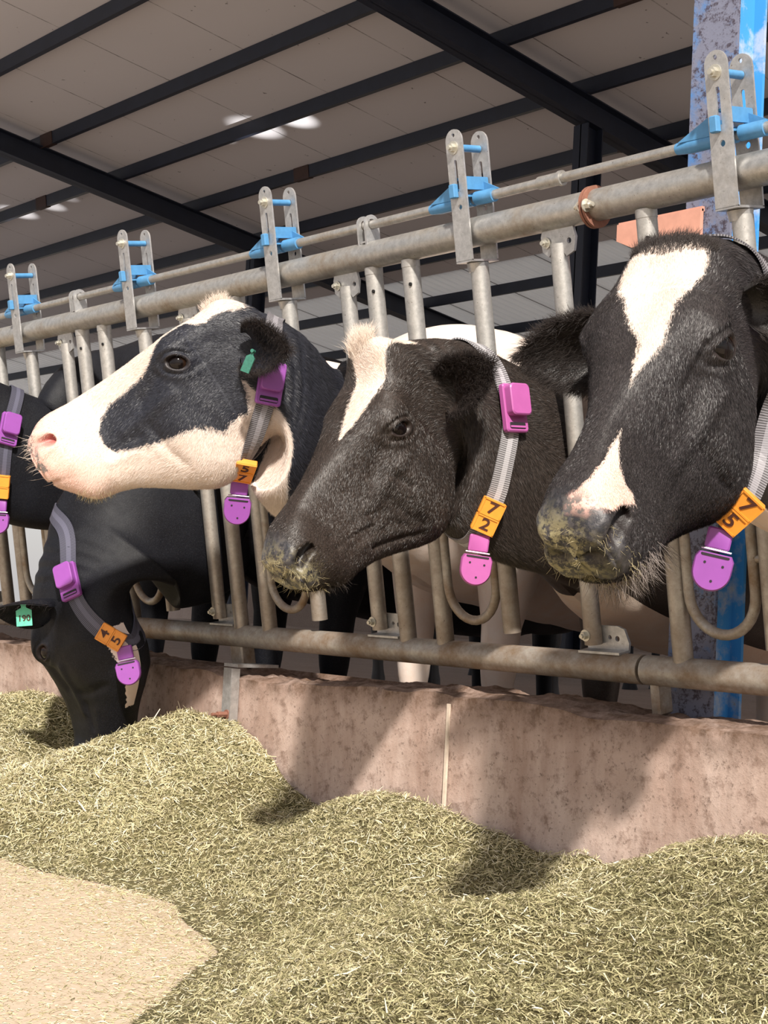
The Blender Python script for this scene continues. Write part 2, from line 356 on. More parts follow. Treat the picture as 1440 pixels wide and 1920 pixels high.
def panel(name, label, x0, x1, ks, xb0, xb1):
    T = empty(name, (( x0+x1)/2, YT, 0.44), label, 'fence', 'headlock fence panels')
    b = MB(); b.tube([fp(x0+(x1-x0)*i/30, 0) for i in range(31)], 0.0318, 28); top = b.build('top_rail', MAT['galv'], T)
    b = MB(); b.tube([fp(xb0+(xb1-xb0)*i/30, -FL) for i in range(31)], 0.030, 28); b.build('bottom_rail', MAT['galv_dirty'], T)
    for k in ks:
        xc = XS0+PS*k; kin = lambda x: x0+0.02 < x < x1-0.02
        # fixed bars with a bolt hole near the top
        for off in (0.3373, 0.4660):
            x = xc+off
            if not kin(x): continue
            b = MB(); flat_end_bar(b, x, -0.028, -FL+0.02, 0.0205); b.tube([fp(x, -0.045), fp(x, -0.03)], 0.0215, 18)
            bb = b.build('fixed_bar', [MAT['galv_mix']], T)
            b = MB(); b.tube([fp(x+0.013, -0.085, -0.0165), fp(x+0.013, -0.085, -0.0200)], 0.0042, 12); b.build('bolt_hole', MAT['black_hole'], bb)
        # bolted bar: tab under the rail, nut at top, slotted foot tab
        x = xc+0.2371
        if kin(x):
            b = MB(); flat_end_bar(b, x, -0.060, -FL+0.045, 0.0190); pb = b.build('bolted_bar', [MAT['galv_mix']], T)
            b = MB(); b.holed_prism([(-0.034, 0.0), (0.044, 0.0), (0.052, -0.03), (0.045, -0.058), (0.024, -0.066), (0.012, -0.05), (-0.012, -0.05), (-0.024, -0.062), (-0.040, -0.05), (-0.042, -0.02)], [circ(0.034, -0.036, 0.006, 10)], fp(x, -0.022, -0.004), EX, EF, EN, 0.006)
            b.build('hanger_tab', MAT['galv_plate'], pb)
            b = MB(); bolt(b, fp(x-0.027, -0.055, -0.008), -EN, 0.0075, 0.010); b.build('nut', MAT['zinc'], pb)
            b = MB(); b.holed_prism([(-0.03, -0.008), (0.078, -0.008), (0.082, 0.012), (0.072, 0.040), (0.055, 0.046), (-0.018, 0.046), (-0.03, 0.03)], [circ(0.052, 0.020, 0.006, 10), circ(0.032, 0.022, 0.005, 10)], fp(x, -FL+0.036, 0.018), EX, EF, EN, 0.006)
            b.prism([(-0.03, 0), (0.08, 0), (0.08, 0.035), (-0.03, 0.035)], fp(x, -FL+0.031, -0.016), EX, EN, EF, 0.005)
            b.build('foot_tab', MAT['galv_plate'], pb)
            b = MB(); bolt(b, fp(x-0.004, -FL+0.066, -0.018), -EN, 0.008, 0.010); b.build('nut', MAT['zinc'], pb)
        # locking bar hanging from the latch bracket, open lower end
        x = xc
        if kin(x):
            b = MB(); flat_end_bar(b, x+0.004, -0.075, -0.868, 0.0200); b.build('locking_bar', [MAT['galv_mix']], T)
            # curved lower loop between the previous fixed bar and the locking bar
            xl, xr = xc-PS+0.466+0.030, xc-0.030; xm, hw = (xl+xr)/2, (xr-xl)/2; P = []
            for f in np.linspace(-0.52, -0.765, 8): P.append(fp(xl, f, -0.004))
            for a in np.linspace(math.pi, 2*math.pi, 16)[1:-1]: P.append(fp(xm+hw*math.cos(a), -0.765+hw*math.sin(a)*1.05, -0.004))
            for f in np.linspace(-0.765, -0.60, 6): P.append(fp(xr, f, -0.004))
            b = MB(); b.tube(P, 0.0105, 14)
            b.tube([fp(xl, -0.54, -0.004), fp(xl-0.028, -0.52, 0)], 0.008, 10); b.tube([fp(xr, -0.70, -0.004), fp(xr+0.028, -0.70, 0)], 0.008, 10)
            b.build('neck_loop', MAT['galv_dirty'], T)
            # U bracket straddling the rail
            pl = [(-0.0245, -0.062), (0.0245, -0.062), (0.0245, 0.192)]+[(0.0245*math.cos(a), 0.192+0.0245*math.sin(a)) for a in np.linspace(0, math.pi, 12)[1:-1]]+[(-0.0245, 0.192)]
            slot = [(-0.0045, 0.085), (0.0045, 0.085), (0.0045, 0.148), (0.003, 0.152), (-0.003, 0.152), (-0.0045, 0.148)]
            for side, nm in ((-1, 'front_plate'), (1, 'rear_plate')):
                b = MB(); b.holed_prism(pl, [slot, circ(0, 0.204, 0.0045, 12), circ(0.002, 0.052, 0.0062, 12)], fp(x, 0, side*0.0375), EX, EF, EN, 0.0045)
                if side < 0:
                    b.box(fp(x, -0.0625, 0), (0.049, 0.0795, 0.0045), FR)
                    br = b.build('latch_bracket', MAT['galv_plate'], T, angle=0.5)
                    q = MB(); bolt(q, fp(x-0.002, 0.178, -0.0395), -EN, 0.0092, 0.011); q.build('bolt', MAT['zinc'], br)
                    q = MB(); q.tube([fp(x, 0.178, -0.034), fp(x, 0.178, 0.034)], 0.0078, 16); q.build('spacer', MAT['blue'], br)
                    q = MB(); q.tube([fp(x, -0.066, 0), fp(x, -0.085, 0)], [0.024, 0.0205], 18); q.build('bar_socket', MAT['galv_plate'], br)
                else: b.build('rear_plate', MAT['galv_plate'], br, angle=0.5)
    return T
m = NT('galvanised_bar_soiled_below'); a = m.noise(9, 6, 0.7); b_ = m.noise(80, 4, 0.75); g = m.n('ShaderNodeSeparateXYZ'); m.l(m.tc.outputs['Object'], g.inputs[0])
low = m.math('SUBTRACT', 0.62, g.outputs[2]); low = m.math('ADD', m.math('MULTIPLY', low, 1.6), m.math('MULTIPLY', m.math('SUBTRACT', a, 0.5), 1.8), clamp=True)
c = m.mix(m.ramp(b_, [(0.35, 0.0), (0.7, 1.0)]), (0.42, 0.41, 0.39), (0.56, 0.545, 0.52)); c = m.mix(m.math('MULTIPLY', low, 0.75), c, (0.22, 0.155, 0.10))
c = m.mix(m.ramp(m.noise(130, 3, 0.8), [(0.66, 0.0), (0.72, 1.0)]), c, (0.09, 0.05, 0.03)); m.bump(b_, 0.15, 0.002)
MAT['galv_mix'] = m.set(Base_Color=c, Roughness=m.ramp(a, [(0.3, 0.4), (0.7, 0.65)]), Metallic=0.72)
MAT['black_hole'] = simple('dark_hole', (0.01, 0.009, 0.009), 0.9)
PA = panel('headlock_fence', 'long galvanised headlock fence panel left of the rusty flange joint, with cows 57 and 72', -5.6, XJT-0.004, range(-1, 4), -5.6, XJB-0.004)
PB = panel('headlock_fence', 'galvanised headlock fence panel right of the rusty flange joint, behind cow 75', XJT+0.004, -0.45, range(3, 6), XJB+0.004, -0.45)
# rod eyelets welded on the rail
def eyelet(x, T):
    b = MB(); ring = [(0.021*math.cos(a), 0.071+0.021*math.sin(a)) for a in np.linspace(-0.1, math.pi+0.1, 16)]
    b.holed_prism([(0.021, 0.022)]+ring+[(-0.021, 0.022)], [circ(0, 0.070, 0.0125, 16)], fp(x-0.004, 0, 0), EN, EF, EX, 0.006)
    b.holed_prism([(0.021, 0.022)]+ring+[(-0.021, 0.022)], [circ(0, 0.070, 0.0125, 16)], fp(x+0.022, 0, 0), EN, EF, EX, 0.006)
    b.prism([(0.003, -0.021), (0.022, -0.021), (0.022, 0.021), (0.003, 0.021)], fp(x, 0.030, 0), EX, EN, EF, 0.004)
    b.build('rod_eyelet', MAT['galv_plate'], T)
for k in (0, 2): eyelet(XS0+PS*k+0.322, PA)
# rusty flange coupling between the panels
b = MB(); q = [(0.042*math.cos(a), 0.042*math.sin(a)-0.003) for a in np.linspace(0, 2*math.pi, 28, endpoint=False)]
b.prism(q, fp(XJT-0.004, 0, 0), EN, EF, EX, 0.006)
fl = b.build('joint_flange', MAT['rust'], PA); b = MB(); bolt(b, fp(XJT-0.006, -0.002, -0.037), -EX, 0.007, 0.009); b.build('nut', MAT['zinc'], fl)
b = MB(); b.prism(q, fp(XJT+0.0045, 0, 0), EN, EF, EX, 0.006); fl = b.build('joint_flange', MAT['rust'], PB)
b = MB(); bolt(b, fp(XJT+0.008, -0.002, -0.036), EX, 0.0085, 0.012); b.build('bolt', MAT['zinc'], fl)
# support posts under the bottom rail with strap plate on the curb
for x, T, wd_ in ((-3.37, PA, .055), (-1.93, PB, .022)):
    b = MB(); b.box(fp(x, -FL-0.045, 0.01), (wd_, 0.045, 0.09), FR, 0.004); b.build('support_post', MAT['galv_dirty'], T)

# locking rod with its blue latches
ROD = (0.0685, 0.0)
T = empty('locking_rod', fp(-3.0, *ROD), 'thin galvanised locking rod with pale blue latches, running just above the top rail', 'rod')
b = MB(); b.tube([fp(x, *ROD) for x in np.linspace(-5.6, -0.45, 26)], 0.0102, 16); b.build('rod', MAT['galv'], T)
b = MB(); xs = -2.095; b.tube([fp(xs-0.033, *ROD), fp(xs-0.031, *ROD), fp(xs+0.03, *ROD), fp(xs+0.033, *ROD)], [0.0105, 0.0135, 0.0135, 0.0105], 18)
b.tube([fp(xs+0.025, *ROD), fp(xs+0.033, *ROD)], 0.0155, 18); b.build('rod_sleeve', MAT['galv'], T)
for k in range(-1, 6):
    x = XS0+PS*k; b = MB()
    b.tube([fp(x-0.128, *ROD), fp(x-0.095, ROD[0]), fp(x+0.005, ROD[0])], [0.0108, 0.0145, 0.0145], 18)
    b.tube([fp(x+0.018, ROD[0], -0.004), fp(x+0.068, ROD[0], 0)], 0.0148, 18)
    b.prism([(-0.118, 0.008), (-0.028, 0.006), (-0.028, 0.040), (-0.040, 0.042)], fp(x, ROD[0], -0.012), EX, EF, EN, 0.0035)   # left wedge fin
    b.prism([(-0.118, 0.008), (-0.028, 0.006), (-0.028, 0.034), (-0.040, 0.036)], fp(x, ROD[0], 0.014), EX, EF, EN, 0.0035)
    b.prism([(0.008, 0.034), (0.022, 0.036), (0.070, 0.012), (0.068, 0.0), (0.010, 0.0)], fp(x, ROD[0], 0.020), EX, EF, EN, 0.0035)  # right wedge fin
    b.prism([(-0.030, -0.032), (0.016, -0.032), (0.016, 0.030), (-0.030, 0.030)], fp(x, ROD[0]+0.006, 0), EX, EN, EF, 0.004)
    b.box(fp(x+0.004, ROD[0]+0.044, 0.0), (0.030, 0.066, 0.005), FR); b.box(fp(x+0.018, ROD[0]+0.032, 0.0), (0.005, 0.066, 0.026), FR)
    lt = b.build('latch', MAT['blue'], T, angle=0.5)
    b = MB(); b.box(fp(x-0.006, ROD[0]-0.002+0.02, -0.047), (0.017, 0.014, 0.030), FR, 0.002); b.build('latch_tab', MAT['blue'], lt)

# blue H column with salmon cross arm right behind the rail
px, py = -1.852, 2.452
b = MB(); zt = roof_z(py)-0.37; tf = 0.008; wx, wy = 0.113, 0.09
b.box((px-wx/2, py, (PEN_Z+zt)/2), (wx, tf, zt-PEN_Z)); b.mi = 1
b.box((px-wx/2, py+wy, (PEN_Z+zt)/2), (wx, tf, zt-PEN_Z)); b.box((px-0.030, py+wy/2, (PEN_Z+zt)/2), (tf, wy-tf, zt-PEN_Z)); b.mi = 0
b.box((px-wx/2, py+wy/2, PEN_Z+0.008), (0.24, 0.24, 0.016))
o = b.build('blue_column', [MAT['post'], MAT['post_sunlit']], smooth=False); tag(o, 'weathered blue steel column standing behind the right hand latch bracket', 'column')
b = MB(); b.prism([(-0.243, -0.006), (-0.2, -0.026), (-0.02, -0.026), (-0.02, 0.03), (-0.243, 0.03)], (px-.045, py-0.012, 1.44), (1, 0, 0), (0, 0, 1), (0, 1, 0), 0.010)
b.prism([(-0.243, 0), (-0.02, 0), (-0.02, 0.05), (-0.243, 0.05)], (px-.045, py-0.012, 1.47), (1, 0, 0), (0, 1, 0), (0, 0, 1), 0.010)
o = b.build('cross_arm', MAT['salmon'], smooth=False); tag(o, 'salmon painted steel arm bolted to the blue column behind the rail', 'bracket')

# curb (concrete manger wall)
CURB_Y, CURB_T, CURB_W = 2.27, 0.437, 0.24
def fbm(x, y, seed=0, oct=4):
    """cheap smooth value noise, vectorised"""
    out = np.zeros(np.broadcast(x, y).shape); amp = 1.0; r = np.random.default_rng(seed)
    for o_ in range(oct):
        tab = r.random((64, 64)); xi = np.floor(x).astype(int); yi = np.floor(y).astype(int); fx = x-xi; fy = y-yi
        fx = fx*fx*(3-2*fx); fy = fy*fy*(3-2*fy)
        g = lambda a, c_: tab[np.mod(a, 64), np.mod(c_, 64)]
        out += amp*((g(xi, yi)*(1-fx)+g(xi+1, yi)*fx)*(1-fy)+(g(xi, yi+1)*(1-fx)+g(xi+1, yi+1)*fx)*fy-0.5)
        x = x*2.03+17.1; y = y*2.03+5.3; amp *= 0.5
    return out
nx = 900; X = np.linspace(-7.0, -0.2, nx)
prof = []                                    # (dy, z, weight of roughness, soil)
for t in np.linspace(0, 1, 26): prof.append((0.0, -0.02+(CURB_T+0.015)*t, t, max(0, (t-0.86)/0.14)))
for t in np.linspace(0.08, 1, 16): prof.append((CURB_W*t, CURB_T, 1.0, 1.0))
prof.append((CURB_W, 0.05, 0, 1.0))
V = np.zeros((len(prof), nx, 3)); S_ = np.zeros((len(prof), nx))
edge = fbm(X*5, X*0+3.3, 3, 6)*0.016+fbm(X*1.6, X*0+9.1, 5, 3)*0.026
for j, (dy, z, wgt, so) in enumerate(prof):
    rough = fbm(X*26, np.full(nx, j*0.7), 11, 4)
    V[j, :, 0] = X; V[j, :, 1] = CURB_Y+dy+(-0.012*np.clip(1-abs(z-CURB_T)/0.4, 0, 1) if dy == 0 else 0)+rough*(0.003+0.008*max(0, wgt-0.9)*10*(dy == 0))
    V[j, :, 2] = z+(edge*np.clip((wgt-0.9)*10, 0, 1) if dy < CURB_W else 0)+(fbm(X*11, np.full(nx, j*1.3), 8, 5)*0.016 if dy > 0 and dy < CURB_W else 0)
    S_[j] = np.clip(so*1.0, 0, 1)
b = MB(); idx = lambda j, i: j*nx+i
b.add(V.reshape(-1, 3), [(idx(j, i), idx(j, i+1), idx(j+1, i+1), idx(j+1, i)) for j in range(len(prof)-1) for i in range(nx-1)])
o = b.build('wall_curb', MAT['curb'], angle=1.2); tag(o, 'stained pinkish concrete curb under the headlock fence', 'curb', kind='structure')
at = o.data.attributes.new('soil', 'FLOAT', 'POINT'); at.data.foreach_set('value', S_.reshape(-1).astype(np.float32))
# galvanised strap plate over the curb, on the left
b = MB(); x = -3.225; b.box((x, CURB_Y-0.016, 0.372), (0.062, 0.008, 0.145)); b.box((x, CURB_Y+0.045, 0.452), (0.062, 0.13, 0.008)); b.box((x+0.030, CURB_Y-0.028, 0.372), (0.004, 0.018, 0.145))
o = b.build('mounting_plate', MAT['galv_plate'], smooth=False); tag(o, 'galvanised steel mounting plate folded over the concrete curb', 'plate')
b = MB(); bolt(b, (x-0.006, CURB_Y-0.02, 0.325), (0, -1, 0), 0.008, 0.03); b.build('anchor_bolt', MAT['rust'], o)

b = MB(); b.box((-2.405, CURB_Y-0.0125, 0.27), (0.007, 0.006, 0.30)); o = b.build('trim_1', simple('pale_joint_mortar', (0.62, 0.52, 0.42), 0.9, 0, 0.3, 60, 0.3), smooth=False); tag(o, 'pale vertical joint line in the concrete curb', 'joint', kind='structure')
# ------------------------------------------------------------------ cows
def catmull(xk, yk, x):
    """smooth interpolation (monotone cubic) of columns yk(xk) at x"""
    xk = np.asarray(xk, float); yk = np.asarray(yk, float); flat = yk.ndim == 1
    if flat: yk = yk[:, None]
    sgn = 1 if xk[-1] > xk[0] else -1
    if sgn < 0: xk = xk[::-1]; yk = yk[::-1]
    h = np.diff(xk); d = np.diff(yk, axis=0)/h[:, None]; m_ = np.zeros_like(yk)
    m_[1:-1] = (d[:-1]+d[1:])/2; m_[0] = d[0]; m_[-1] = d[-1]
    bad = d[:-1]*d[1:] <= 0; m_[1:-1][bad] = 0
    i = np.clip(np.searchsorted(xk, x)-1, 0, len(xk)-2); t = ((x-xk[i])/h[i])[:, None]; hh = h[i][:, None]
    r = (2*t**3-3*t**2+1)*yk[i]+(t**3-2*t**2+t)*hh*m_[i]+(-2*t**3+3*t**2)*yk[i+1]+(t**3-t**2)*hh*m_[i+1]
    return r[:, 0] if flat else r
# head stations in cm: u (poll 0 -> muzzle 57), top, bottom, half width, section kind
HEAD = [(57.9, -5.0, -6.0, 0.6, 0), (57.75, -2.4, -9.6, 4.0, 0), (57.1, -0.3, -12.2, 5.9, 0), (55.8, 1.2, -14.0, 6.8, 0), (53.8, 2.4, -15.8, 7.3, 0), (51.0, 3.1, -17.6, 7.3, 0.1),
        (48.0, 3.2, -19.0, 6.8, 0.35), (44.5, 3.1, -20.2, 6.2, 0.8), (40, 3.1, -22.3, 6.1, 1), (35, 3.2, -25.6, 6.7, 1.4), (30, 3.4, -29.0, 7.9, 1.8), (25.5, 3.6, -31.4, 9.3, 2.1),
        (21, 3.7, -32.0, 10.1, 2.6), (17, 3.8, -30.6, 10.7, 3), (13, 3.9, -28.0, 10.4, 3.1), (9, 3.9, -25.4, 9.6, 3.5), (5, 3.8, -23.2, 8.8, 3.8), (1.5, 3.0, -21.0, 7.8, 4)]
U0 = 1.5
SEC = np.array([
    [(0, 1), (.42, .985), (.78, .89), (.98, .70), (1.0, .48), (.90, .27), (.66, .10), (.35, .02), (0, 0)],      # muzzle
    [(0, 1), (.36, .975), (.62, .88), (.78, .73), (.95, .54), (1.0, .36), (.88, .16), (.50, .03), (0, 0)],      # bridge
    [(0, 1), (.40, .985), (.72, .92), (.86, .78), (.97, .58), (1.0, .38), (.84, .16), (.46, .03), (0, 0)],      # cheek
    [(0, 1), (.48, .995), (.86, .95), (1.0, .83), (.97, .66), (.90, .44), (.80, .22), (.48, .04), (0, 0)],      # eyes
    [(0, 1), (.42, .99), (.78, .91), (.95, .76), (1.0, .56), (.96, .36), (.80, .16), (.44, .03), (0, 0)],       # poll
    [(0, 1), (.34, .975), (.66, .88), (.90, .70), (1.0, .48), (.92, .28), (.70, .11), (.38, .02), (0, 0)],      # neck
])
def half_sec(kind, p):
    """kind array (n,), p array (m,) in 0..1 -> y (n,m), v (n,m)"""
    pk = np.linspace(0, 1, 9); k0 = np.clip(np.floor(kind).astype(int), 0, 4); fr = (kind-k0)[:, None]
    Y = np.zeros((len(kind), len(p))); Z = np.zeros_like(Y); tabs = []
    for s_ in SEC:
        ext = np.concatenate([[(-s_[1, 0], s_[1, 1])], s_, [(-s_[-2, 0], s_[-2, 1])]]); px_ = np.concatenate([[-pk[1]], pk, [1+pk[1]]])
        tabs.append(catmull(px_, ext, p))
    tabs = np.array(tabs)
    Y = tabs[k0, :, 0]*(1-fr)+tabs[k0+1, :, 0]*fr; Z = tabs[k0, :, 1]*(1-fr)+tabs[k0+1, :, 1]*fr
    return Y, Z
def seg_dist(P, pts):
    d = np.full(len(P), 1e9); pts = np.asarray(pts, float)
    if len(pts) == 1: return np.linalg.norm(P-pts[0], axis=1)
    for a, b in zip(pts[:-1], pts[1:]):
        e = b-a; t = np.clip(((P-a)@e)/(e@e), 0, 1); d = np.minimum(d, np.linalg.norm(P-a-t[:, None]*e, axis=1))
    return d
def normals_grid(P):
    """P (nr,nc,3) closed around columns"""
    du = np.gradient(P, axis=0); dv = (np.roll(P, -1, 1)-np.roll(P, 1, 1))
    n = np.cross(du, dv); return n/(np.linalg.norm(n, axis=2, keepdims=True)+1e-12)
EYE = np.array([17.6, 10.2, -4.3])
STROKES = [   # (points, radius, amplitude cm)   y > 0 side, mirrored
    ([(17.5, 11, -2.6)], 4.6, 0.75), ([(14, 10.6, -1.0), (19.5, 10.4, -0.2)], 1.7, 0.55),       # orbit and brow
    ([(8.5, 9.5, -6)], 3.2, -1.0), ([(23.5, 8.6, -4.2), (29, 7.3, -6.5)], 1.9, -0.75),           # temple hollow, hollow before the eye
    ([(22.5, 10, -9.5), (30, 8.5, -10), (36.5, 7.2, -10.2)], 1.5, 0.75),                            # facial crest
    ([(23, 10, -16)], 5.6, 0.65), ([(30.5, 8.5, -13), (30, 8.5, -19), (28.5, 8, -24)], 1.2, -0.60),  # cheek muscle and its front edge
    ([(17, 9, -13), (14, 9, -22)], 1.8, 0.35), ([(12.6, 9, -12), (10.5, 8.6, -22)], 1.5, -0.55),      # edge of the jaw
    ([(34, 7.2, -13), (41, 6.6, -12.2)], 1.1, -0.40), ([(36, 7, -16.5), (43, 6.4, -14.5)], 1.0, 0.34),
    ([(50.5, 7, -9.5)], 3.6, 0.45), ([(45.5, 6.2, -7), (44.5, 6.0, -1.5)], 2.0, -0.30),            # upper lip fullness, narrow behind nostril
    ([(56.2, 3.8, -1.4), (53.8, 5.9, -0.4), (51.0, 7.2, -1.6)], 1.2, 0.6), ([(57.0, 4.6, -6.4), (54.8, 7.0, -5.6), (51.8, 7.9, -4.4)], 1.0, 0.40),   # rims of the nostril
    ([(50.8, 2.5, -18)], 3.2, 0.5), ([(46, 3, -19.5)], 2.0, -0.25),                                 # chin
    ([(2.6, 0, 2.6), (2.6, 3.0, 2.2)], 3.8, 1.0), ([(10, 0, 4)], 4.0, -0.15), ([(54.5, 0, 2)], 1.3, -0.25),
]
GROOVES = [([(57.6, 0, -10.6), (56.6, 4.4, -11.3), (54.2, 6.8, -12.4), (50.5, 7.4, -13.8), (46.2, 6.8, -15.0)], 0.48, -1.05),    # mouth line
           ([(57.9, 0, -3.2), (57.9, 0, -10.0)], 0.35, -0.22)]
NOSTRIL = [([(56.6, 3.1, -5.0), (55.4, 4.4, -3.8), (53.6, 5.9, -3.0), (51.8, 6.9, -3.2)], 1.0, -2.5)]

def make_body(name, B, P, slot, o, res=1.0):
    """lofted cow: head frame B (columns forward, left, dorsal), poll position P, slot = neck centre in the fence.
       returns dict with the grid so that collars can be laid on it"""
    g = lambda k, d=None: o.get(k, d)
    B = np.asarray(B, float); P = np.asarray(P, float); sc = g('scale', 1.0)
    # parameter samples
    nu = int(250*res); uu = np.linspace(0, 1, nu)
    ux = np.linspace(U0, 57.9, 2000); dens = 1+1.6*np.exp(-((ux-17.6)/3.2)**2)+1.8*np.exp(-((ux-53)/4.0)**2)+1.5*np.exp(-((ux-57.8)/.5)**2)
    cum = np.cumsum(dens); cum = (cum-cum[0])/(cum[-1]-cum[0]); U = np.interp(1-uu, cum, ux)       # 57.9 -> 5
    nh = int(118*res); px_ = np.linspace(0, 1, 2000); dens = 1+1.5*np.exp(-((px_-.34)/.07)**2); cum = np.cumsum(dens); cum = (cum-cum[0])/(cum[-1]-cum[0])
    ph = np.interp(np.linspace(0, 1, nh+1), cum, px_)
    tab = np.array([h[1:] for h in HEAD]); val = catmull([h[0] for h in HEAD], tab, U)
    top, bot, wid, kind = val.T
    for (u0, sig, dw, dt, db) in g('shape', []):
        e_ = np.exp(-((U-u0)/sig)**2); wid = wid+dw*e_; top = top+dt*e_; bot = bot+db*e_
    Y, Z = half_sec(np.clip(kind, 0, 4.0), ph)
    def full(Yh, Zh): return np.concatenate([Yh, -Yh[:, -2:0:-1]], 1), np.concatenate([Zh, Zh[:, -2:0:-1]], 1)
    pf = np.concatenate([ph, -ph[-2:0:-1]]); nc = len(pf)
    Yf, Zf = full(Y, Z)
    H = np.zeros((nu, nc, 3)); H[..., 0] = U[:, None]; H[..., 1] = Yf*wid[:, None]; H[..., 2] = bot[:, None]+Zf*(top-bot)[:, None]
    # lean the front of the muzzle: upper part slopes back
    fr_ = np.clip((H[..., 0]-50)/8, 0, 1); H[..., 0] -= fr_*np.clip(H[..., 2]+4.5, 0, 8)*0.16; H[..., 0] -= fr_*np.clip(-9.5-H[..., 2], 0, 8)*0.30
    N = normals_grid(H)
    if np.mean(np.sum(N*(H-H.mean(1, keepdims=True)), -1)) < 0: N = -N
    Q = H.reshape(-1, 3); Qa = Q.copy(); Qa[:, 1] = np.abs(Qa[:, 1]); disp = np.zeros(len(Q))
    for pts, r, a in STROKES+g('strokes', []): disp += a*np.exp(-(seg_dist(Qa, pts)/r)**2)
    for pts, r, a in g('wrinkles', []): disp += a*np.exp(-(seg_dist(Q, pts)/r)**2)
    disp += 0.10*fbm(Q[:, 0]*0.35+9, Q[:, 1]*0.35+Q[:, 2]*0.41+20, 21, 3)
    H = H+N*disp.reshape(nu, nc, 1); N = normals_grid(H)
    if np.mean(np.sum(N*(H-H.mean(1, keepdims=True)), -1)) < 0: N = -N
    Q = H.reshape(-1, 3); Qa = Q.copy(); Qa[:, 1] = np.abs(Qa[:, 1]); disp = np.zeros(len(Q)); dark = np.zeros(len(Q))
    for pts, r, a in GROOVES: disp += a*np.exp(-(seg_dist(Qa, pts)/r)**2)
    mouth = np.exp(-(seg_dist(Qa, GROOVES[0][0])/0.5)**2)
    nd = seg_dist(Qa, NOSTRIL[0][0]); nos = 1/(1+np.exp((nd-1.15*g('nos', 1.0))*5)); dark = nos
    # eyelids: opening ellipse tilted down towards the nose
    ce, se = math.cos(0.62), math.sin(0.62); du = Qa[:, 0]-EYE[0]; dv = Qa[:, 2]-EYE[2]
    e1 = (du*ce+dv*se)/g('eye_w', 2.25); e2 = (dv*ce-du*se)/(1.38*g('eye_open', 1.0)); er = np.sqrt(e1**2+e2**2); side = Qa[:, 1] > 5
    lid = np.where(side, 0.42*np.exp(-((er-1.22)/.24)**2)-0.22*np.exp(-((er-1.85)/.25)**2)+0.16*np.exp(-((er-2.3)/.3)**2), 0)
    hole = np.where(side, 1/(1+np.exp((er-0.98)*14)), 0)
    disp += lid-hole*1.5
    disp += np.where(side, -0.5*np.exp(-((du-2.5)/.75)**2-((dv-1.7)/.6)**2), 0)     # tear duct corner
    H = H+N*disp.reshape(nu, nc, 1)
    H[..., 0] -= (nos*1.9).reshape(nu, nc); H[..., 1] -= (np.sign(Q[:, 1])*nos*2.0).reshape(nu, nc); H[..., 2] -= (nos*0.1).reshape(nu, nc)
    skin = (np.clip((H[..., 0]-50.5)/3.0, 0, 1)*np.clip((H[..., 2]+10.5)/1.5, 0, 1)*np.clip((2.8-np.abs(H[..., 1])+(H[..., 0]-50.5)*1.1)/1.5, 0, 1)).reshape(-1)
    lids = np.where(side, np.exp(-((er-1.1)/.28)**2), 0)
    W = P+(H*sc/100)@B.T
    s_all = np.repeat(U[:, None], nc, 1)
    # ---- neck and body rings
    c0 = P+B@np.array([U0, 0, (top[-1]+bot[-1])/2])*sc/100; a = -B[:, 0]
    slot = np.asarray(slot, float); d3 = nrm(g('slot_dir', (0, 1, 0.06))); L_ = np.linalg.norm(slot-c0)
    k0 = g('k0', 0.28); k1 = g('k1', 0.5)
    t = np.linspace(0, 1, int(90*res))[:, None]; b0, b1, b2, b3 = c0, c0+a*L_*k0, slot-d3*L_*k1, slot
    path = (1-t)**3*b0+3*(1-t)**2*t*b1+3*(1-t)*t*t*b2+t**3*b3
    body = [np.array(q, float) for q in g('body', [])]
    bp = [slot]+[slot+np.array(q[0]) for q in g('bodypath')]
    bt = np.linspace(0, 1, int(90*res)); kk = np.linspace(0, 1, len(bp)); bpath = catmull(kk, np.array(bp), bt)
    path = np.concatenate([path, bpath[1:]]); nn = len(path)
    tn = np.gradient(path, axis=0); tn /= np.linalg.norm(tn, axis=1)[:, None]
    arc = np.concatenate([[0], np.cumsum(np.linalg.norm(np.diff(path, axis=0), axis=1))])*100
    n1 = int(90*res); at_ = np.arange(nn)/(n1-1)
    # half width, half height, section kind along the neck (0..1) and body (1..)
    m0 = (wid[-1], (top[-1]-bot[-1])/2)
    st = [(0.0, m0[0], m0[1], 4.0, 0)]+g('neck', [(0.10, 8.0, 13.2, 4.2, -2.4), (0.3, 8.6, 16.2, 4.5, -5.4), (0.55, 9.0, 18.6, 4.8, -3.8), (0.8, 8.9, 20.5, 5, -1.2), (1.0, 8.6, 21.5, 5, 0)])
    nb = len(g('bodypath')); st += [(1+(i+1)/nb, q[1], q[2], 5, 0) for i, q in enumerate(g('bodypath'))]
    st = np.array(st); nv = catmull(st[:, 0], st[:, 1:], np.minimum(at_, 2.0)) if False else catmull(st[:, 0], st[:, 1:], np.where(at_ <= 1, at_, 1+(np.arange(nn)-n1+1)/(nn-n1)))
    Yn, Zn = half_sec(np.clip(nv[:, 2], 4, 4.999), ph); Yn, Zn = full(Yn, Zn)
    dv0 = B[:, 2]; upw = np.array([0, 0, 1.0]); R3 = np.zeros((nn, nc, 3))
    lat_prev = B[:, 1]
    for i in range(nn):
        f = min(1, at_[i]*1.15); f = f*f*(3-2*f); T_ = nrm(tn[i]); 
        T_ = nrm((1-f)*a+f*T_) if i < n1 else T_
        up = nrm(dv0*(1-f)+upw*f); up = nrm(up-T_*(up@T_)); lat = np.cross(T_, up)*-1
        lat = np.cross(up, -T_)
        sc_ = sc+(1-sc)*min(1, at_[i])
        R3[i] = path[i]+up*(nv[i, 3]/100)+(Yn[i][:, None]*nv[i, 0]*lat+(Zn[i][:, None]-0.5)*2*nv[i, 1]*up)*sc_/100
    W2 = R3[1:]
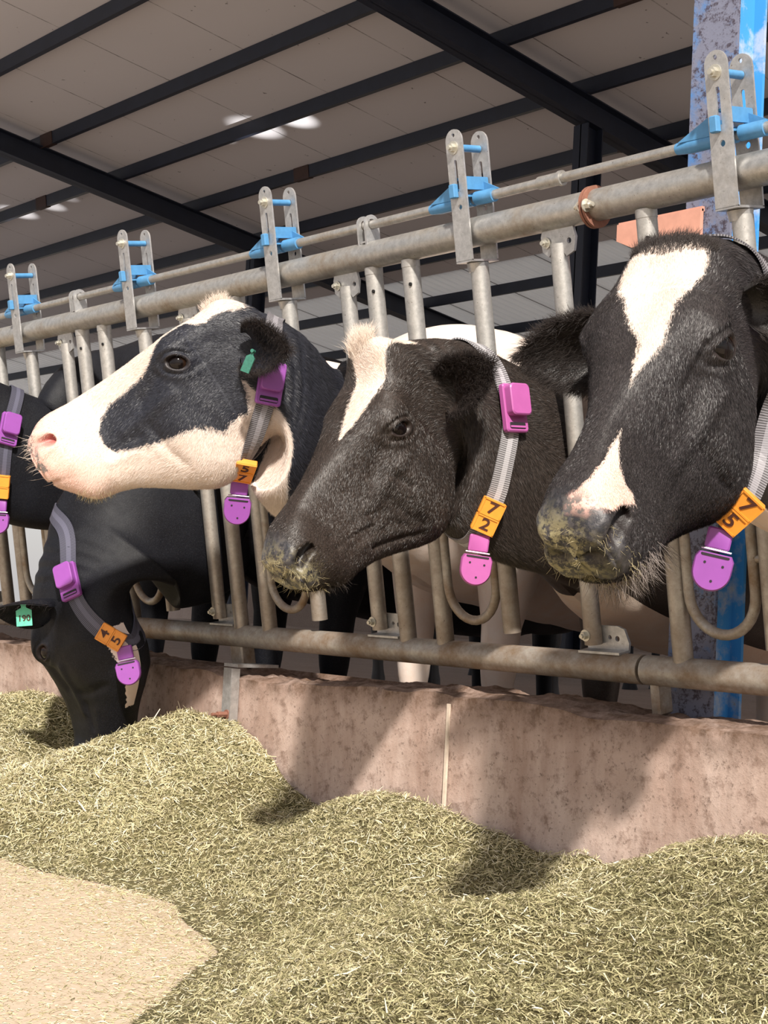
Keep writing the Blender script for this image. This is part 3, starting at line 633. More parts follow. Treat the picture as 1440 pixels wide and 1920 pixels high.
    A_ = np.concatenate([W, R3[1:]])
    ap = np.abs(pf); wp_lo = np.clip((ap-0.42)/0.22, 0, 1)
    def relax(ka, kb, wp, n_):
        nonlocal A_
        wt = np.sin(np.linspace(0, np.pi, kb-ka))**0.5; sub = A_[ka-1:kb+1].copy()
        for _ in range(n_):
            sub[1:-1] += ((sub[:-2]+sub[2:])/2-sub[1:-1])*(0.95*wt[:, None]*wp[None])[..., None]
        A_[ka-1:kb+1] = sub
    relax(nu-int(30*res), nu+int(30*res), np.ones(nc), int(g('smooth_n', 60)))
    kj = int(np.argmin(np.abs(U-g('jaw_u', 15.0)))); relax(kj, nu+int(g('throat_to', 46)*res), wp_lo, int(g('throat_n', 900)*res*res))
    W = A_[:nu]; R3 = np.concatenate([A_[nu-1:nu], A_[nu:]])
    nvn = normals_grid(R3)
    if np.mean(np.sum(nvn*(R3-R3.mean(1, keepdims=True)), -1)) < 0: nvn = -nvn
    sN = np.repeat((U0-arc)[:, None], nc, 1); fade = np.clip(at_*6, 0, 1)[:, None]
    wr = g('neckwr', 0.35)*np.sin(sN*1.9+2.2*fbm(sN*.12+4, pf[None]*3+8, 5, 3))*np.exp(-((sN+5)/9)**2)*np.clip(1-np.abs(np.abs(pf)[None]-.35)/.35, 0, 1)
    dn = (wr+1.1*fbm(sN*.055+4, pf[None]*2.2+8, 6, 3)*np.clip(at_, 0, 2)[:, None])*fade/100
    R3 = R3+nvn*dn[..., None]; W2 = R3[1:]
    G = np.concatenate([W, W2]); S = np.concatenate([s_all, sN[1:]]); PF = np.repeat(pf[None], len(G), 0)
    nr = len(G); V = G.reshape(-1, 3)
    jj = np.arange(nc); F = np.empty((nr-1, nc, 4), int)
    for i in range(nr-1): F[i] = np.stack([i*nc+jj, (i+1)*nc+jj, (i+1)*nc+np.roll(jj, -1), i*nc+np.roll(jj, -1)], 1)
    pad = lambda q: np.concatenate([q, np.zeros(len(V)-len(q))])
    dark = 1/(1+np.exp((nd-1.5*g('nos', 1.0))*4)); D = dict(G=G, S=S, PF=PF, V=V, F=F.reshape(-1, 4), nc=nc, nr=nr, nu=nu, dark=pad(dark), skin=pad(skin), lids=pad(lids), mouth=pad(mouth), B=B, P=P, sc=sc,
             pf=pf, scol=np.concatenate([U, (U0-arc)[1:]]), H=np.concatenate([Q, np.zeros((len(V)-len(Q), 3))]), pos=V)
    N3 = normals_grid(G)
    if np.mean(np.sum(N3[20:]*(G-G.mean(1, keepdims=True))[20:], -1)) < 0: N3 = -N3
    D['N'] = N3
    return D
def surf(D, s, p):
    """point and outward normal on the cow at ring coordinate s (cm) and side coordinate p (-1..1)"""
    sc_ = D['scol'][::-1]; i = np.interp(s, sc_, np.arange(len(sc_))[::-1].astype(float)); nc = D['nc']
    pf = D['pf']; ph = pf[:nc//2+1]; j = np.interp(abs(p), ph, np.arange(len(ph)).astype(float)); j = j if p >= 0 else nc-j
    i0 = int(min(i, D['nr']-2)); fi = i-i0; j0 = int(j) % nc; j1 = (j0+1) % nc; fj = j-int(j)
    bl = lambda A: (A[i0, j0]*(1-fj)+A[i0, j1]*fj)*(1-fi)+(A[i0+1, j0]*(1-fj)+A[i0+1, j1]*fj)*fi
    return bl(D['G']), nrm(bl(D['N']))

def ear_geo(base, d, n, L=0.17, wd=0.058, cup=1.15, droop=0.0, ns=30, nt=22, twist=0.0):
    """leaf shaped cupped ear; d = direction, n = direction the opening faces. returns verts, faces, coords, param (s, t, inner)"""
    d = nrm(d); n = nrm(np.asarray(n, float)-d*(np.asarray(n, float)@d)); sdir = np.cross(d, n); base = np.asarray(base, float)
    V = []; prm = []
    for layer in (0, 1):
        for i in range(ns):
            s = i/(ns-1); w_ = wd*(math.sin(math.pi*min(1, (s*0.93+0.10)))**0.62)*(1-0.12*s); w_ = max(w_, 0.003)
            if s > .97: w_ *= 0.6
            cu = cup*(1.5-1.15*s)+0.12; c = base+d*(L*s)+np.array([0, 0, -droop])*s*s*L
            for j in range(nt):
                t = -1+2*j/(nt-1); ang = t*cu; rr = w_/max(math.sin(min(cu, 1.5)), .3)
                off = sdir*(rr*math.sin(ang))+n*(rr*(1-math.cos(ang))*0.9); th = 0.006*(1-abs(t)**3)*(1-s**4)*(1 if layer else 0)
                V.append(c+off-n*th+(-n*0.002 if layer else 0)); prm.append((s, t, layer))
    V = np.array(V); F = []; q = ns*nt
    for i in range(ns-1):
        for j in range(nt-1):
            a_ = i*nt+j; F.append((a_, a_+1, a_+nt+1, a_+nt)); F.append((q+a_, q+a_+nt, q+a_+nt+1, q+a_+1))
    for i in range(ns-1):
        for j in (0, nt-1): a_ = i*nt+j; F.append((a_, a_+nt, q+a_+nt, q+a_))
    for j in range(nt-1): a_ = (ns-1)*nt+j; F.append((a_, a_+1, q+a_+1, q+a_))
    return V, F, np.array(prm)

def strands(roots, dirs, lens, rad, curl=0.25, seg=4, taper=True, grav=0.0):
    """three sided tapering hairs as one vertex / face block"""
    n = len(roots); roots = np.asarray(roots, float); dirs = np.asarray(dirs, float); dirs = dirs/(np.linalg.norm(dirs, axis=1)[:, None]+1e-12)
    cdir = rng.normal(size=(n, 3)); V = np.zeros((n, seg*3+1, 3)); L = np.asarray(lens)[:, None]
    u = np.cross(dirs, cdir); u /= np.linalg.norm(u, axis=1)[:, None]+1e-12; v = np.cross(dirs, u)
    for k in range(seg+1):
        t = k/seg; c = roots+dirs*L*t+u*(L*curl*t*t)+np.array([0, 0, -grav])*L*t*t
        if k == seg: V[:, -1] = c; break
        r = rad*(1-t*0.7 if taper else 1)
        for j in range(3):
            a = 2*math.pi*j/3; V[:, k*3+j] = c+(u*math.cos(a)+v*math.sin(a))*r
    F = []
    for k in range(seg-1):
        for j in range(3): F.append((k*3+j, k*3+(j+1) % 3, (k+1)*3+(j+1) % 3, (k+1)*3+j))
    tri = [((seg-1)*3+j, (seg-1)*3+(j+1) % 3, seg*3, seg*3) for j in range(3)]
    F = np.array(F+tri); st_ = seg*3+1
    FF = (F[None]+(np.arange(n)*st_)[:, None, None]).reshape(-1, 4)
    return V.reshape(-1, 3), FF
def fast_mesh(name, V, F4, mats, attrs=None, mi=None, smooth=True, org=None):
    """quads (with repeated last index = triangle) -> mesh, quickly"""
    V = np.asarray(V, np.float32); F4 = np.asarray(F4, np.int32); tri = F4[:, 2] == F4[:, 3]
    tot = np.where(tri, 3, 4); st_ = np.concatenate([[0], np.cumsum(tot)[:-1]]); flat = F4.reshape(-1); keep = np.ones((len(F4), 4), bool); keep[tri, 3] = False
    loops = flat[keep.reshape(-1)]
    if org is not None: V = V-np.asarray(org, np.float32)
    me = bpy.data.meshes.new(name); me.vertices.add(len(V)); me.vertices.foreach_set('co', V.reshape(-1)); me.loops.add(len(loops)); me.loops.foreach_set('vertex_index', loops)
    me.polygons.add(len(F4)); me.polygons.foreach_set('loop_start', st_.astype(np.int32)); me.polygons.foreach_set('loop_total', tot.astype(np.int32))
    for m_ in mats: me.materials.append(m_)
    if mi is not None: me.polygons.foreach_set('material_index', np.asarray(mi, np.int32))
    me.polygons.foreach_set('use_smooth', np.full(len(F4), smooth)); me.update(calc_edges=True); me.validate()
    for k, a in (attrs or {}).items(): me.attributes.new(k, 'FLOAT', 'POINT').data.foreach_set('value', np.asarray(a, np.float32))
    o = bpy.data.objects.new(name, me); COL.objects.link(o)
    if org is not None: o.location = Vector(org)
    return o
# coat and other cow materials
def coat(name, black, tint, white=(0.80, 0.69, 0.62), rough=0.42, spec=0.5, sheen=0.04):
    m = NT(name); W_ = m.attr('white').outputs['Fac']; n1 = m.noise(95, 3, 0.7); n2 = m.noise(28, 3, 0.6); n3 = m.noise(420, 2, 0.7, stretch=(1, 1, 1)); n4 = m.noise(6, 4, 0.6)
    e = m.math('ADD', W_, m.math('ADD', m.math('MULTIPLY', m.math('SUBTRACT', n1, 0.5), 1.5), m.math('MULTIPLY', m.math('SUBTRACT', n2, 0.5), 1.6)))
    mask = m.ramp(m.math('MULTIPLY_ADD', e, 1.6, 0.5), [(0.35, 0.0), (0.65, 1.0)])
    bk = m.mix(m.ramp(n4, [(0.35, 0.0), (0.7, 1.0)]), black, tint); bk = m.mix(m.ramp(n3, [(0.5, 0.0), (0.8, 0.55)]), bk, tuple(min(1, x*2.6+0.02) for x in tint))
    wh = m.mix(m.ramp(n2, [(0.3, 0.0), (0.8, 1.0)]), white, tuple(x*y for x, y in zip(white, (0.97, 0.88, 0.80))))
    wh = m.mix(m.math('MULTIPLY', m.attr('pinkish').outputs['Fac'], 0.85), wh, (0.80, 0.46, 0.37))
    c = m.mix(mask, bk, wh)
    # bare skin of muzzle, lids, mouth line, nostril, whose cavity shade is painted in
    sk = m.math('MULTIPLY', m.attr('skin').outputs['Fac'], 1.0)
    spots = m.ramp(m.noise(60, 4, 0.7), [(0.45, 0.0), (0.55, 1.0)])
    skc = m.mix(m.attr('skinpink').outputs['Fac'], m.mix(spots, (0.022, 0.022, 0.027), (0.060, 0.056, 0.060)), m.mix(m.math('MULTIPLY', spots, m.attr('speck').outputs['Fac']), (0.78, 0.47, 0.40), (0.17, 0.15, 0.14)))
    c = m.mix(sk, c, skc)
    c = m.mix(m.math('MULTIPLY', m.attr('lids').outputs['Fac'], 0.8), c, m.mix(mask, (0.022, 0.015, 0.014), (0.35, 0.2, 0.17)))
    c = m.mix(m.attr('dark').outputs['Fac'], c, m.mix(m.attr('skinpink').outputs['Fac'], (0.010, 0.006, 0.006), (0.42, 0.10, 0.09)))
    c = m.mix(m.math('MULTIPLY', m.attr('grime').outputs['Fac'], m.ramp(m.noise(55, 5, 0.8), [(0.46, 0.0), (0.56, 1.0)])), c, (0.33, 0.29, 0.16))
    h = m.math('ADD', m.math('MULTIPLY', n3, 0.35), m.math('ADD', m.math('MULTIPLY', n1, 0.4), m.math('MULTIPLY', n2, 0.6)))
    m.bump(h, 0.35, 0.0035)
    m.b.inputs['Sheen Weight'].default_value = sheen; m.b.inputs['Sheen Roughness'].default_value = 0.4
    m.b.inputs['Specular IOR Level'].default_value = spec
    r_ = m.math('MULTIPLY_ADD', n2, 0.16, rough-0.06)
    return m.set(Base_Color=c, Roughness=m.mix(m.math('MULTIPLY', sk, 0.7), r_, 0.42))
MAT['coat57'] = coat('black_and_white_hide', (0.008, 0.009, 0.015), (0.016, 0.018, 0.028), (0.78, 0.68, 0.62), 0.46, 0.4, 0.05)
MAT['coat72'] = coat('brownish_black_and_white_hide', (0.014, 0.009, 0.007), (0.034, 0.023, 0.018), (0.80, 0.67, 0.57), 0.40, 0.45, 0.04)
MAT['coat75'] = coat('grey_black_and_white_hide', (0.014, 0.012, 0.012), (0.032, 0.027, 0.026), (0.80, 0.66, 0.58), 0.42, 0.42, 0.04)
MAT['coatdk'] = coat('deep_black_hide', (0.004, 0.004, 0.006), (0.008, 0.009, 0.013), (0.76, 0.66, 0.62), 0.55, 0.2, 0.0)
MAT['coatwh'] = coat('mostly_white_hide', (0.010, 0.009, 0.010), (0.02, 0.017, 0.016), (0.86, 0.72, 0.68), 0.5)
m = NT('cow_eye'); ev = m.math('MULTIPLY', m.attr('eyev').outputs['Fac'], 0.7)
c = m.mix(m.ramp(ev, [(0.50, 0.0), (0.62, 1.0)]), (0.006, 0.004, 0.004), (0.020, 0.010, 0.006)); c = m.mix(m.ramp(ev, [(0.985, 0.0), (0.999, 1.0)]), c, (0.09, 0.055, 0.05))
m.b.inputs['Coat Weight'].default_value = 0.35; m.b.inputs['Coat Roughness'].default_value = 0.02; m.b.inputs['Specular IOR Level'].default_value = 0.15
MAT['eye'] = m.set(Base_Color=c, Roughness=0.08)
for nm, c1_, c2_ in (('hair_black', (0.018, 0.013, 0.012), (0.05, 0.038, 0.034)), ('hair_white', (0.80, 0.66, 0.55), (0.88, 0.77, 0.68)), ('hair_straw', (0.30, 0.25, 0.13), (0.55, 0.47, 0.28)), ('hair_grey', (0.20, 0.17, 0.16), (0.42, 0.36, 0.33))):
    m = NT(nm); MAT[nm] = m.set(Base_Color=m.mix(m.noise(40, 2), c1_, c2_), Roughness=0.5)

m = NT('short_fur'); tn = m.math('POWER', m.attr('tone').outputs['Fac'], 1.6); bw = m.attr('brown').outputs['Fac']
bk = m.mix(bw, m.mix(tn, (0.006, 0.007, 0.012), (0.050, 0.054, 0.075)), m.mix(tn, (0.009, 0.007, 0.006), (0.088, 0.067, 0.057))); wh = m.mix(tn, (0.66, 0.55, 0.48), (0.84, 0.76, 0.70)); wh = m.mix(m.math('MULTIPLY', m.attr('pinkish').outputs['Fac'], 0.7), wh, (0.80, 0.52, 0.43))  # pale end of the dark strand tones is lightened to imitate gloss
MAT['furcoat'] = m.set(Base_Color=m.mix(m.attr('white').outputs['Fac'], bk, wh), Roughness=0.42); m.b.inputs['Specular IOR Level'].default_value = 0.5
def sphere_geo(c, r, ax, nu_=28, nv_=20):
    ax = nrm(ax); u, w_ = perp(ax); V = []; ev = []
    for i in range(nv_+1):
        t = math.pi*i/nv_
        for j in range(nu_):
            a = 2*math.pi*j/nu_; V.append(np.asarray(c)+r*(ax*math.cos(t)+math.sin(t)*(u*math.cos(a)+w_*math.sin(a)))); ev.append(t)
    F = [(i*nu_+j, (i+1)*nu_+j, (i+1)*nu_+(j+1) % nu_, i*nu_+(j+1) % nu_) for i in range(nv_) for j in range(nu_)]
    return np.array(V), np.array(F), np.array(ev)
def leg_geo(top, foot, r0, knee=0.5, fwd=0.03):
    top, foot = np.asarray(top, float), np.asarray(foot, float); n = 26; P = []; R_ = []
    prof = [(0, r0), (0.18, r0*.72), (0.36, r0*.46), (0.50, r0*.42), (0.56, r0*.38), (0.66, r0*.27), (0.82, r0*.26), (0.88, r0*.34), (0.93, r0*.33), (0.955, r0*.42), (1.0, r0*.52)]
    for i in range(n):
        t = i/(n-1); P.append(top*(1-t)+foot*t+np.array([0, -fwd*math.sin(math.pi*min(1, t/knee/2)), 0])); R_.append(np.interp(t, [q[0] for q in prof], [q[1] for q in prof]))
    b = MB(); b.tube(P, R_, 20); return np.concatenate(b.v), [f for f in b.f]

def finish_cow(name, D, o, mat, ears, label, cat='cow', legs=None):
    V = [D['V']]; F = [D['F']]; n0 = len(D['V']); H = D['H']; nhead = D['nu']*D['nc']
    at = {k: [D[k]] for k in ('dark', 'lids')}; S = D['S'].reshape(-1); PF = D['PF'].reshape(-1)
    # white field: polygons in (s, side*p) space
    wsc = 30.0                                    # one unit of p is about 30 cm of hide
    def field(s_, p_, polys):
        f = np.full(len(s_), -9.0)
        for poly in polys: f = np.maximum(f, sdf_poly(np.stack([s_, p_*wsc], 1), [(a, b*wsc) for a, b in poly]))
        return f
    PF = np.abs(PF) if o.get('absp') else PF
    wf = field(S, PF, o.get('white', []))
    for poly in o.get('black', []): wf = np.minimum(wf, -sdf_poly(np.stack([S, PF*wsc], 1), [(a, b*wsc) for a, b in poly]))
    if 'body_white' in o:
        bw = o['body_white'](D['V'], S, PF); k = np.clip((o.get('body_from', -25)-S)/4, 0, 1); wf = wf*(1-k)+bw*k
    skin = D['skin']*(1 if o.get('skin', 1) else 0)
    at['white'] = [wf]; at['skin'] = [skin]; at['skinpink'] = [np.clip(wf*0.6+0.5, 0, 1)*np.where(D['dark'] > .08, 1.0 if o.get('nosepink') else 0.0, 1.0)]
    at['pinkish'] = [np.where(np.arange(n0) < nhead, np.clip((H[:, 0]-43)/9, 0, 1)*o.get('pinkmuzzle', 0.5), 0)]
    gr = np.zeros(n0)
    for (c, r) in o.get('grime', []): gr = np.maximum(gr, np.where(np.arange(n0) < nhead, np.exp(-(np.linalg.norm((H-np.array(c)), axis=1)/r)**4), 0))
    at['grime'] = [gr*(1-D['dark'])]; at['eyev'] = [np.zeros(n0)]; at['speck'] = [np.full(n0, o.get('speck', 0.5))]
    mi = [np.zeros(len(D['F']), int)]; nv = n0
    def add(v, f, m_i, **kw):
        nonlocal nv
        f4 = np.array([tuple(q) if len(q) == 4 else tuple(q)+(q[-1],) for q in f]) if not isinstance(f, np.ndarray) else f
        V.append(v); F.append(f4+nv); mi.append(np.full(len(f4), m_i)); nv += len(v)
        for k in at: at[k].append(np.broadcast_to(np.asarray(kw.get(k, -3.0 if k == 'white' else 0.0), float), (len(v),)))
    B, P, sc = D['B'], D['P'], D['sc']
    g_ax = o.get('eye_ax', (0.25, 1, -0.05))
    for sd in (1, -1):
        c = P+B@(np.array([EYE[0], sd*(EYE[1]-o.get('eye_in', 1.25)), EYE[2]-o.get('eye_dn', 0)])*sc/100); v, f, ev = sphere_geo(c, o.get('eye_r', 0.0245)*sc, B@(np.array(g_ax)*np.array([1, sd, 1]))); add(v, f, 1, eyev=ev)
    hair = {k: [] for k in ('hair_black', 'hair_white', 'hair_straw', 'hair_grey')}
    for E_ in ears:
        v, f, prm = ear_geo(**E_['geo']); add(v, f, 0, white=E_.get('white', -3.0), pinkish=0.0)
        d = nrm(E_['geo']['d']); n_ = nrm(np.asarray(E_['geo']['n'], float)); hn = E_.get('hair', 500)
        if hn:
            ins = (prm[:, 2] == 0) & (np.abs(prm[:, 1]) < 0.97) & (prm[:, 0] < 0.95) & (prm[:, 0] > .12); rim = (np.abs(prm[:, 1]) > 0.85) & (prm[:, 0] > 0.08)
            for sel, cnt, ln, key in ((ins, hn, 0.028, E_.get('inner', 'hair_black')), (rim, hn, 0.018, E_.get('rim', 'hair_black'))):
                ix = rng.choice(np.nonzero(sel)[0], cnt); rt = v[ix]+rng.normal(size=(cnt, 3))*0.003
                cen = E_['geo']['base']+d*prm[ix, 0][:, None]*E_['geo'].get('L', .17)
                dr = d*0.9+n_*(0.55 if key != 'x' else 0)+rng.normal(size=(cnt, 3))*0.28+np.array([0, 0, -0.25])
                if sel is rim: dr = (rt-cen)/(np.linalg.norm(rt-cen, axis=1)[:, None]+1e-9)*0.7+d*0.7+rng.normal(size=(cnt, 3))*0.3
                hair[key].append(strands(rt, dr, rng.uniform(.5, 1.2, cnt)*ln, 0.00032))
    if legs:
        for q in legs:
            v, f = leg_geo(q[0], q[1], q[2]); f = [tuple(x) for x in f if len(x) == 4]; add(v, f, 0, white=q[3])
    # tail end cap of the body: close with a fan
    last = D['V'][-D['nc']:]; cc = last.mean(0)+(last.mean(0)-D['V'][-3*D['nc']:-2*D['nc']].mean(0))*0.6
    base = n0-D['nc']; V.append(cc[None]); ci = nv; nv += 1
    for k in at: at[k].append(np.array([at[k][0][-1]]))
    F.append(np.array([(base+j, ci, base+(j+1) % D['nc'], base+(j+1) % D['nc']) for j in range(D['nc'])])); mi.append(np.zeros(D['nc'], int))
    Vs = np.concatenate(V); org = (P[0], P[1], PEN_Z)
    ob = fast_mesh(name, Vs, np.concatenate(F), [mat, MAT['eye']], {k: np.concatenate(a) for k, a in at.items()}, np.concatenate(mi), org=org)
    tag(ob, label, cat)
    nf = o.get('fur', 0)
    if nf:
        nc = D['nc']; lim = D['nu']+int(o.get('fur_neck', 60)); G_ = D['G'][:lim]; e1_ = G_[1:, :]-G_[:-1, :]; e2_ = np.roll(G_, -1, 1)-G_; ar = np.linalg.norm(np.cross(e1_, e2_[:-1]), axis=2)
        vis = ((D['N'][:lim-1]*(np.array([0, 0, HC])-G_[:-1])).sum(2) > -0.25*np.linalg.norm(np.array([0, 0, HC])-G_[:-1], axis=2)); ar = ar*vis
        skn = D['skin'].reshape(D['nr'], nc)[:lim-1]+D['dark'].reshape(D['nr'], nc)[:lim-1]+D['lids'].reshape(D['nr'], nc)[:lim-1]*1.2; ar = ar*np.clip(1-skn*1.1, 0, 1)
        pr = (ar/ar.sum()).reshape(-1); ix = rng.choice(len(pr), nf, p=pr); ri, ci_ = ix//nc, ix % nc; a_, b_ = rng.random(nf)[:, None], rng.random(nf)[:, None]; cj = (ci_+1) % nc
        rt = (G_[ri, ci_]*(1-a_)+G_[ri+1, ci_]*a_)*(1-b_)+(G_[ri, cj]*(1-a_)+G_[ri+1, cj]*a_)*b_; nn_ = D['N'][ri, ci_]
        gd = D['G'][np.maximum(ri-2, 0), ci_]-D['G'][ri+2, ci_]; gd /= np.linalg.norm(gd, axis=1)[:, None]+1e-12        # towards the muzzle
        sc_ = D['scol'][ri]; sg = np.where(sc_ > 13, 1.0, -1.0); dw = -camdir((0, -1, 0)); swl = fbm(rt[:, 0]*9, rt[:, 2]*9+rt[:, 1]*4, 71, 3); sdv = np.cross(nn_, gd)
        dr = gd*sg[:, None]*.9+sdv*(swl*1.4)[:, None]+np.array([0, 0, -.35])+nn_*o.get('fur_lift', .16)+rng.normal(size=(nf, 3))*0.13; dr /= np.linalg.norm(dr, axis=1)[:, None]
        ln = rng.uniform(.5, 1.15, nf)*np.where(sc_ < 3, 0.013, np.where(sc_ > 40, .005, .0075))*o.get('fur_len', 1.0); wd_ = np.cross(dr, nn_+rng.normal(size=(nf, 3))*.5); wd_ /= np.linalg.norm(wd_, axis=1)[:, None]+1e-12; wr_ = 0.00026
        FV = np.stack([rt-wd_*wr_, rt+wd_*wr_, rt+dr*ln[:, None]+nn_*0.0006], 1).reshape(-1, 3); i0 = np.arange(nf)*3; FF_ = np.stack([i0, i0+1, i0+2, i0+2], 1)
        wv_ = wf[ri*nc+ci_]; pk_ = at['pinkish'][0][ri*nc+ci_]
        fo = fast_mesh('short_coat_hair', FV, FF_, [MAT['furcoat']], {'white': np.repeat(np.where(wv_+rng.normal(0, .25, nf) > 0, 1.0, 0.0), 3), 'tone': np.repeat(rng.random(nf), 3), 'brown': np.full(3*nf, o.get('brown', 0.5)), 'pinkish': np.repeat(pk_, 3)}, smooth=False, org=(0, 0, 0))
        fo.location = Vector((-org[0], -org[1], -org[2])); fo.parent = ob; fo['kind'] = 'stuff'
    # hair on the head: list of (centre head-cm, radius, count, length m, direction head coords, key, jitter)
    Hm = H[:nhead]; Nw = D['N'].reshape(-1, 3)[:nhead]
    for (c, r, cnt, ln, dr, key, jit, nw_) in o.get('hair', []):
        dd = np.linalg.norm((Hm-np.array(c))/np.asarray(r), axis=1); sel = np.nonzero(dd < 1)[0]
        if len(sel) == 0: continue
        ix = rng.choice(sel, cnt); rt = D['V'][ix]+rng.normal(size=(cnt, 3))*0.0015; dv_ = B@np.asarray(dr, float)
        dirs = dv_+Nw[ix]*nw_+rng.normal(size=(cnt, 3))*jit
        hair[key].append(strands(rt, dirs, rng.uniform(.4, 1.2, cnt)*ln, o.get('hair_r', 0.00035), curl=0.35))
    for key, lst in hair.items():
        if not lst: continue
        nvv = 0; vs, fs = [], []
        for v, f in lst: vs.append(v); fs.append(f+nvv); nvv += len(v)
        h = fast_mesh({'hair_black': 'dark_hair', 'hair_white': 'white_hair', 'hair_straw': 'whiskers', 'hair_grey': 'grey_hair'}[key], np.concatenate(vs), np.concatenate(fs), [MAT[key]], org=(0, 0, 0))
        h.location = Vector((-org[0], -org[1], -org[2])); h.parent = ob; h['kind'] = 'stuff'
    return ob
# ---- the individual cows
def camdir(v): return RT*v[0]-UP*v[1]+FW*v[2]
def frame_from(fwd, dor):
    a = nrm(camdir(fwd)); d = camdir(dor); d = nrm(d-a*(a@d)); return np.stack([a, np.cross(d, a), d], 1)
def place(B, lm, px, depth, sc=1.0):
    """poll position such that head landmark lm (cm) is seen at px, depth"""
    return at_depth(px[0], px[1], depth)-B@np.array(lm, float)*sc/100
SLOT = lambda k, z: np.array([XS0+PS*k+0.122, 2.315, z])
def std_path(dx=0.0, w=1.0, h=1.0, z=0.0):
    return [((dx*.1, 0.12, 0.0+z), 12*w, 25*h), ((dx*.35, 0.38, -0.0+z), 21*w, 35*h), ((dx*.7, 0.85, -0.02+z), 26*w, 40*h), ((dx, 1.45, -0.04+z), 29*w, 42*h), ((dx*1.2, 1.95, 0.0+z), 25*w, 36*h), ((dx*1.25, 2.2, 0.04+z), 14*w, 24*h)]
COWS = {}
B57 = frame_from((-.850, .527, .02), (-.520, -.848, .04))
B72 = frame_from((-.462, .779, -.404), (-.602, -.628, -.494))
B75 = frame_from((-.385, .765, -.515), (-.455, -.645, -.615))
EYEL = (17.6, 11.4, -4.3)
P72 = place(B72, EYEL, (756, 802), 2.85, 0.87); P57 = place(B57, EYEL, (331, 679), 3.34, 1.0); P75 = place(B75, EYEL, (1366, 648), 2.24, 1.0)
WB = 0.62
O57 = dict(nosepink=True, fur_neck=88, fur=230000, brown=0.05, bodypath=std_path(-0.20), shape=[(1.5, 4, 0, 1.6, 0), (50, 6, 0.0, 0, -0.8)], k0=0.3,
    neck=[(0.10, 8.0, 14.0, 4.2, -3.6), (0.3, 8.8, 17.2, 4.5, -9.0), (0.55, 9.2, 19.0, 4.8, -8.2), (0.8, 9.0, 20.5, 5, -4.8), (1.0, 8.6, 21.0, 5, -1.5)],
    white=[[(62, -.1), (62, 1.1), (-36, 1.1), (-34, .97), (-30, .90), (-26, .88), (-18, .80), (-10, .72), (-3, .70), (1, .69), (4.5, .66), (7, .60), (7, .3), (1, .30), (-1.5, .22), (-1.5, -.1)]],
    black=[[(-6, .27), (2.3, .31), (5, .30), (7.7, .30), (10.2, .29), (12, .22), (15.5, .215), (19.3, .244), (23, .305), (27.1, .341), (31.4, .345), (36.2, .357), (39.3, .403), (41.4, .471), (41.7, .552), (40.5, .622), (37.6, .63), (34.2, .634), (30.5, .625), (25.4, .622), (21.9, .644), (19.6, .682), (17.1, .746), (15, .742), (12.3, .745), (10.6, .751), (9.1, .72), (7.3, .654), (7.2, .60), (-6, .60)]],
    absp=True, speck=1.0, pinkmuzzle=0.75, body_from=-41, body_white=lambda V, S, P: np.where((P < .5) & (S > -56), -4.0, 4.5)+5*fbm(S*.05+3, P*1.9+9, 31, 2),
    hair=[((3, 0, 4), (5, 4, 4), 900, 0.022, (-.6, 0, .8), 'hair_white', .5, .3), ((57, 0, -5), (4, 8, 6), 60, 0.035, (1, 0, .3), 'hair_white', .5, .8), ((52, 0, -19), (6, 8, 4), 200, 0.016, (.5, 0, -1), 'hair_straw', .45, .6)])
O72 = dict(eye_ax=(.35, 1, .15), fur_neck=90, fur=280000, brown=1.0, bodypath=std_path(-0.20), scale=0.87, shape=[(26, 9, 0, 0, -1.8), (55, 5, -1.5, -0.3, 0.8), (1.5, 6, 0, 6.5, 0)], smooth_n=18,
    white=[[(-4, -.12), (-3, .2), (1.6, .25), (4.2, .225), (10.8, .208), (15.2, .168), (19, .152), (23.2, .15), (27, .12), (22, .05), (17.4, .0), (11.7, -.03), (6.5, -.10)]],
    body_from=-52, body_white=lambda V, S, P: np.where(np.abs(P) > .80, 4.0, -6.0)+4*fbm(S*.05+3, P*1.7+9, 33, 2), speck=1.0,
    wrinkles=[([(46, 7, -6), (40, 7, -8.5), (36, 7, -11)], 0.77, -1.02), ([(47, 7, -9), (42, 7, -11), (37, 7, -14)], 0.77, -1.02), ([(45, 7, -12), (40, 7, -14), (36, 7, -16.5)], 0.88, -0.85), ([(43, 7, -4), (38, 7, -5.5)], 0.77, -0.75), ([(34, 8, -17), (31, 8, -22)], 0.99, -0.85), ([(40, 6, -18), (34, 6, -22), (29, 6, -26)], 0.88, -1.36),
        ([(41.5, 7, -10), (37, 7, -12.5)], 0.77, 0.75), ([(26, 9, -10), (25, 9, -15)], 1.10, -0.68)],
    grime=[((58, 0, -6), 7.5)], hair=[((3.0, -2, 9), (4, 4, 4.5), 2000, 0.034, (-1, 0, .45), 'hair_white', .3, .15), ((57, 0, -8), (5, 8, 8), 220, 0.016, (.8, 0, -.5), 'hair_straw', .8, .6), ((54, 0, -18), (6, 8, 5), 160, 0.018, (.5, 0, -1), 'hair_black', .6, .5)])
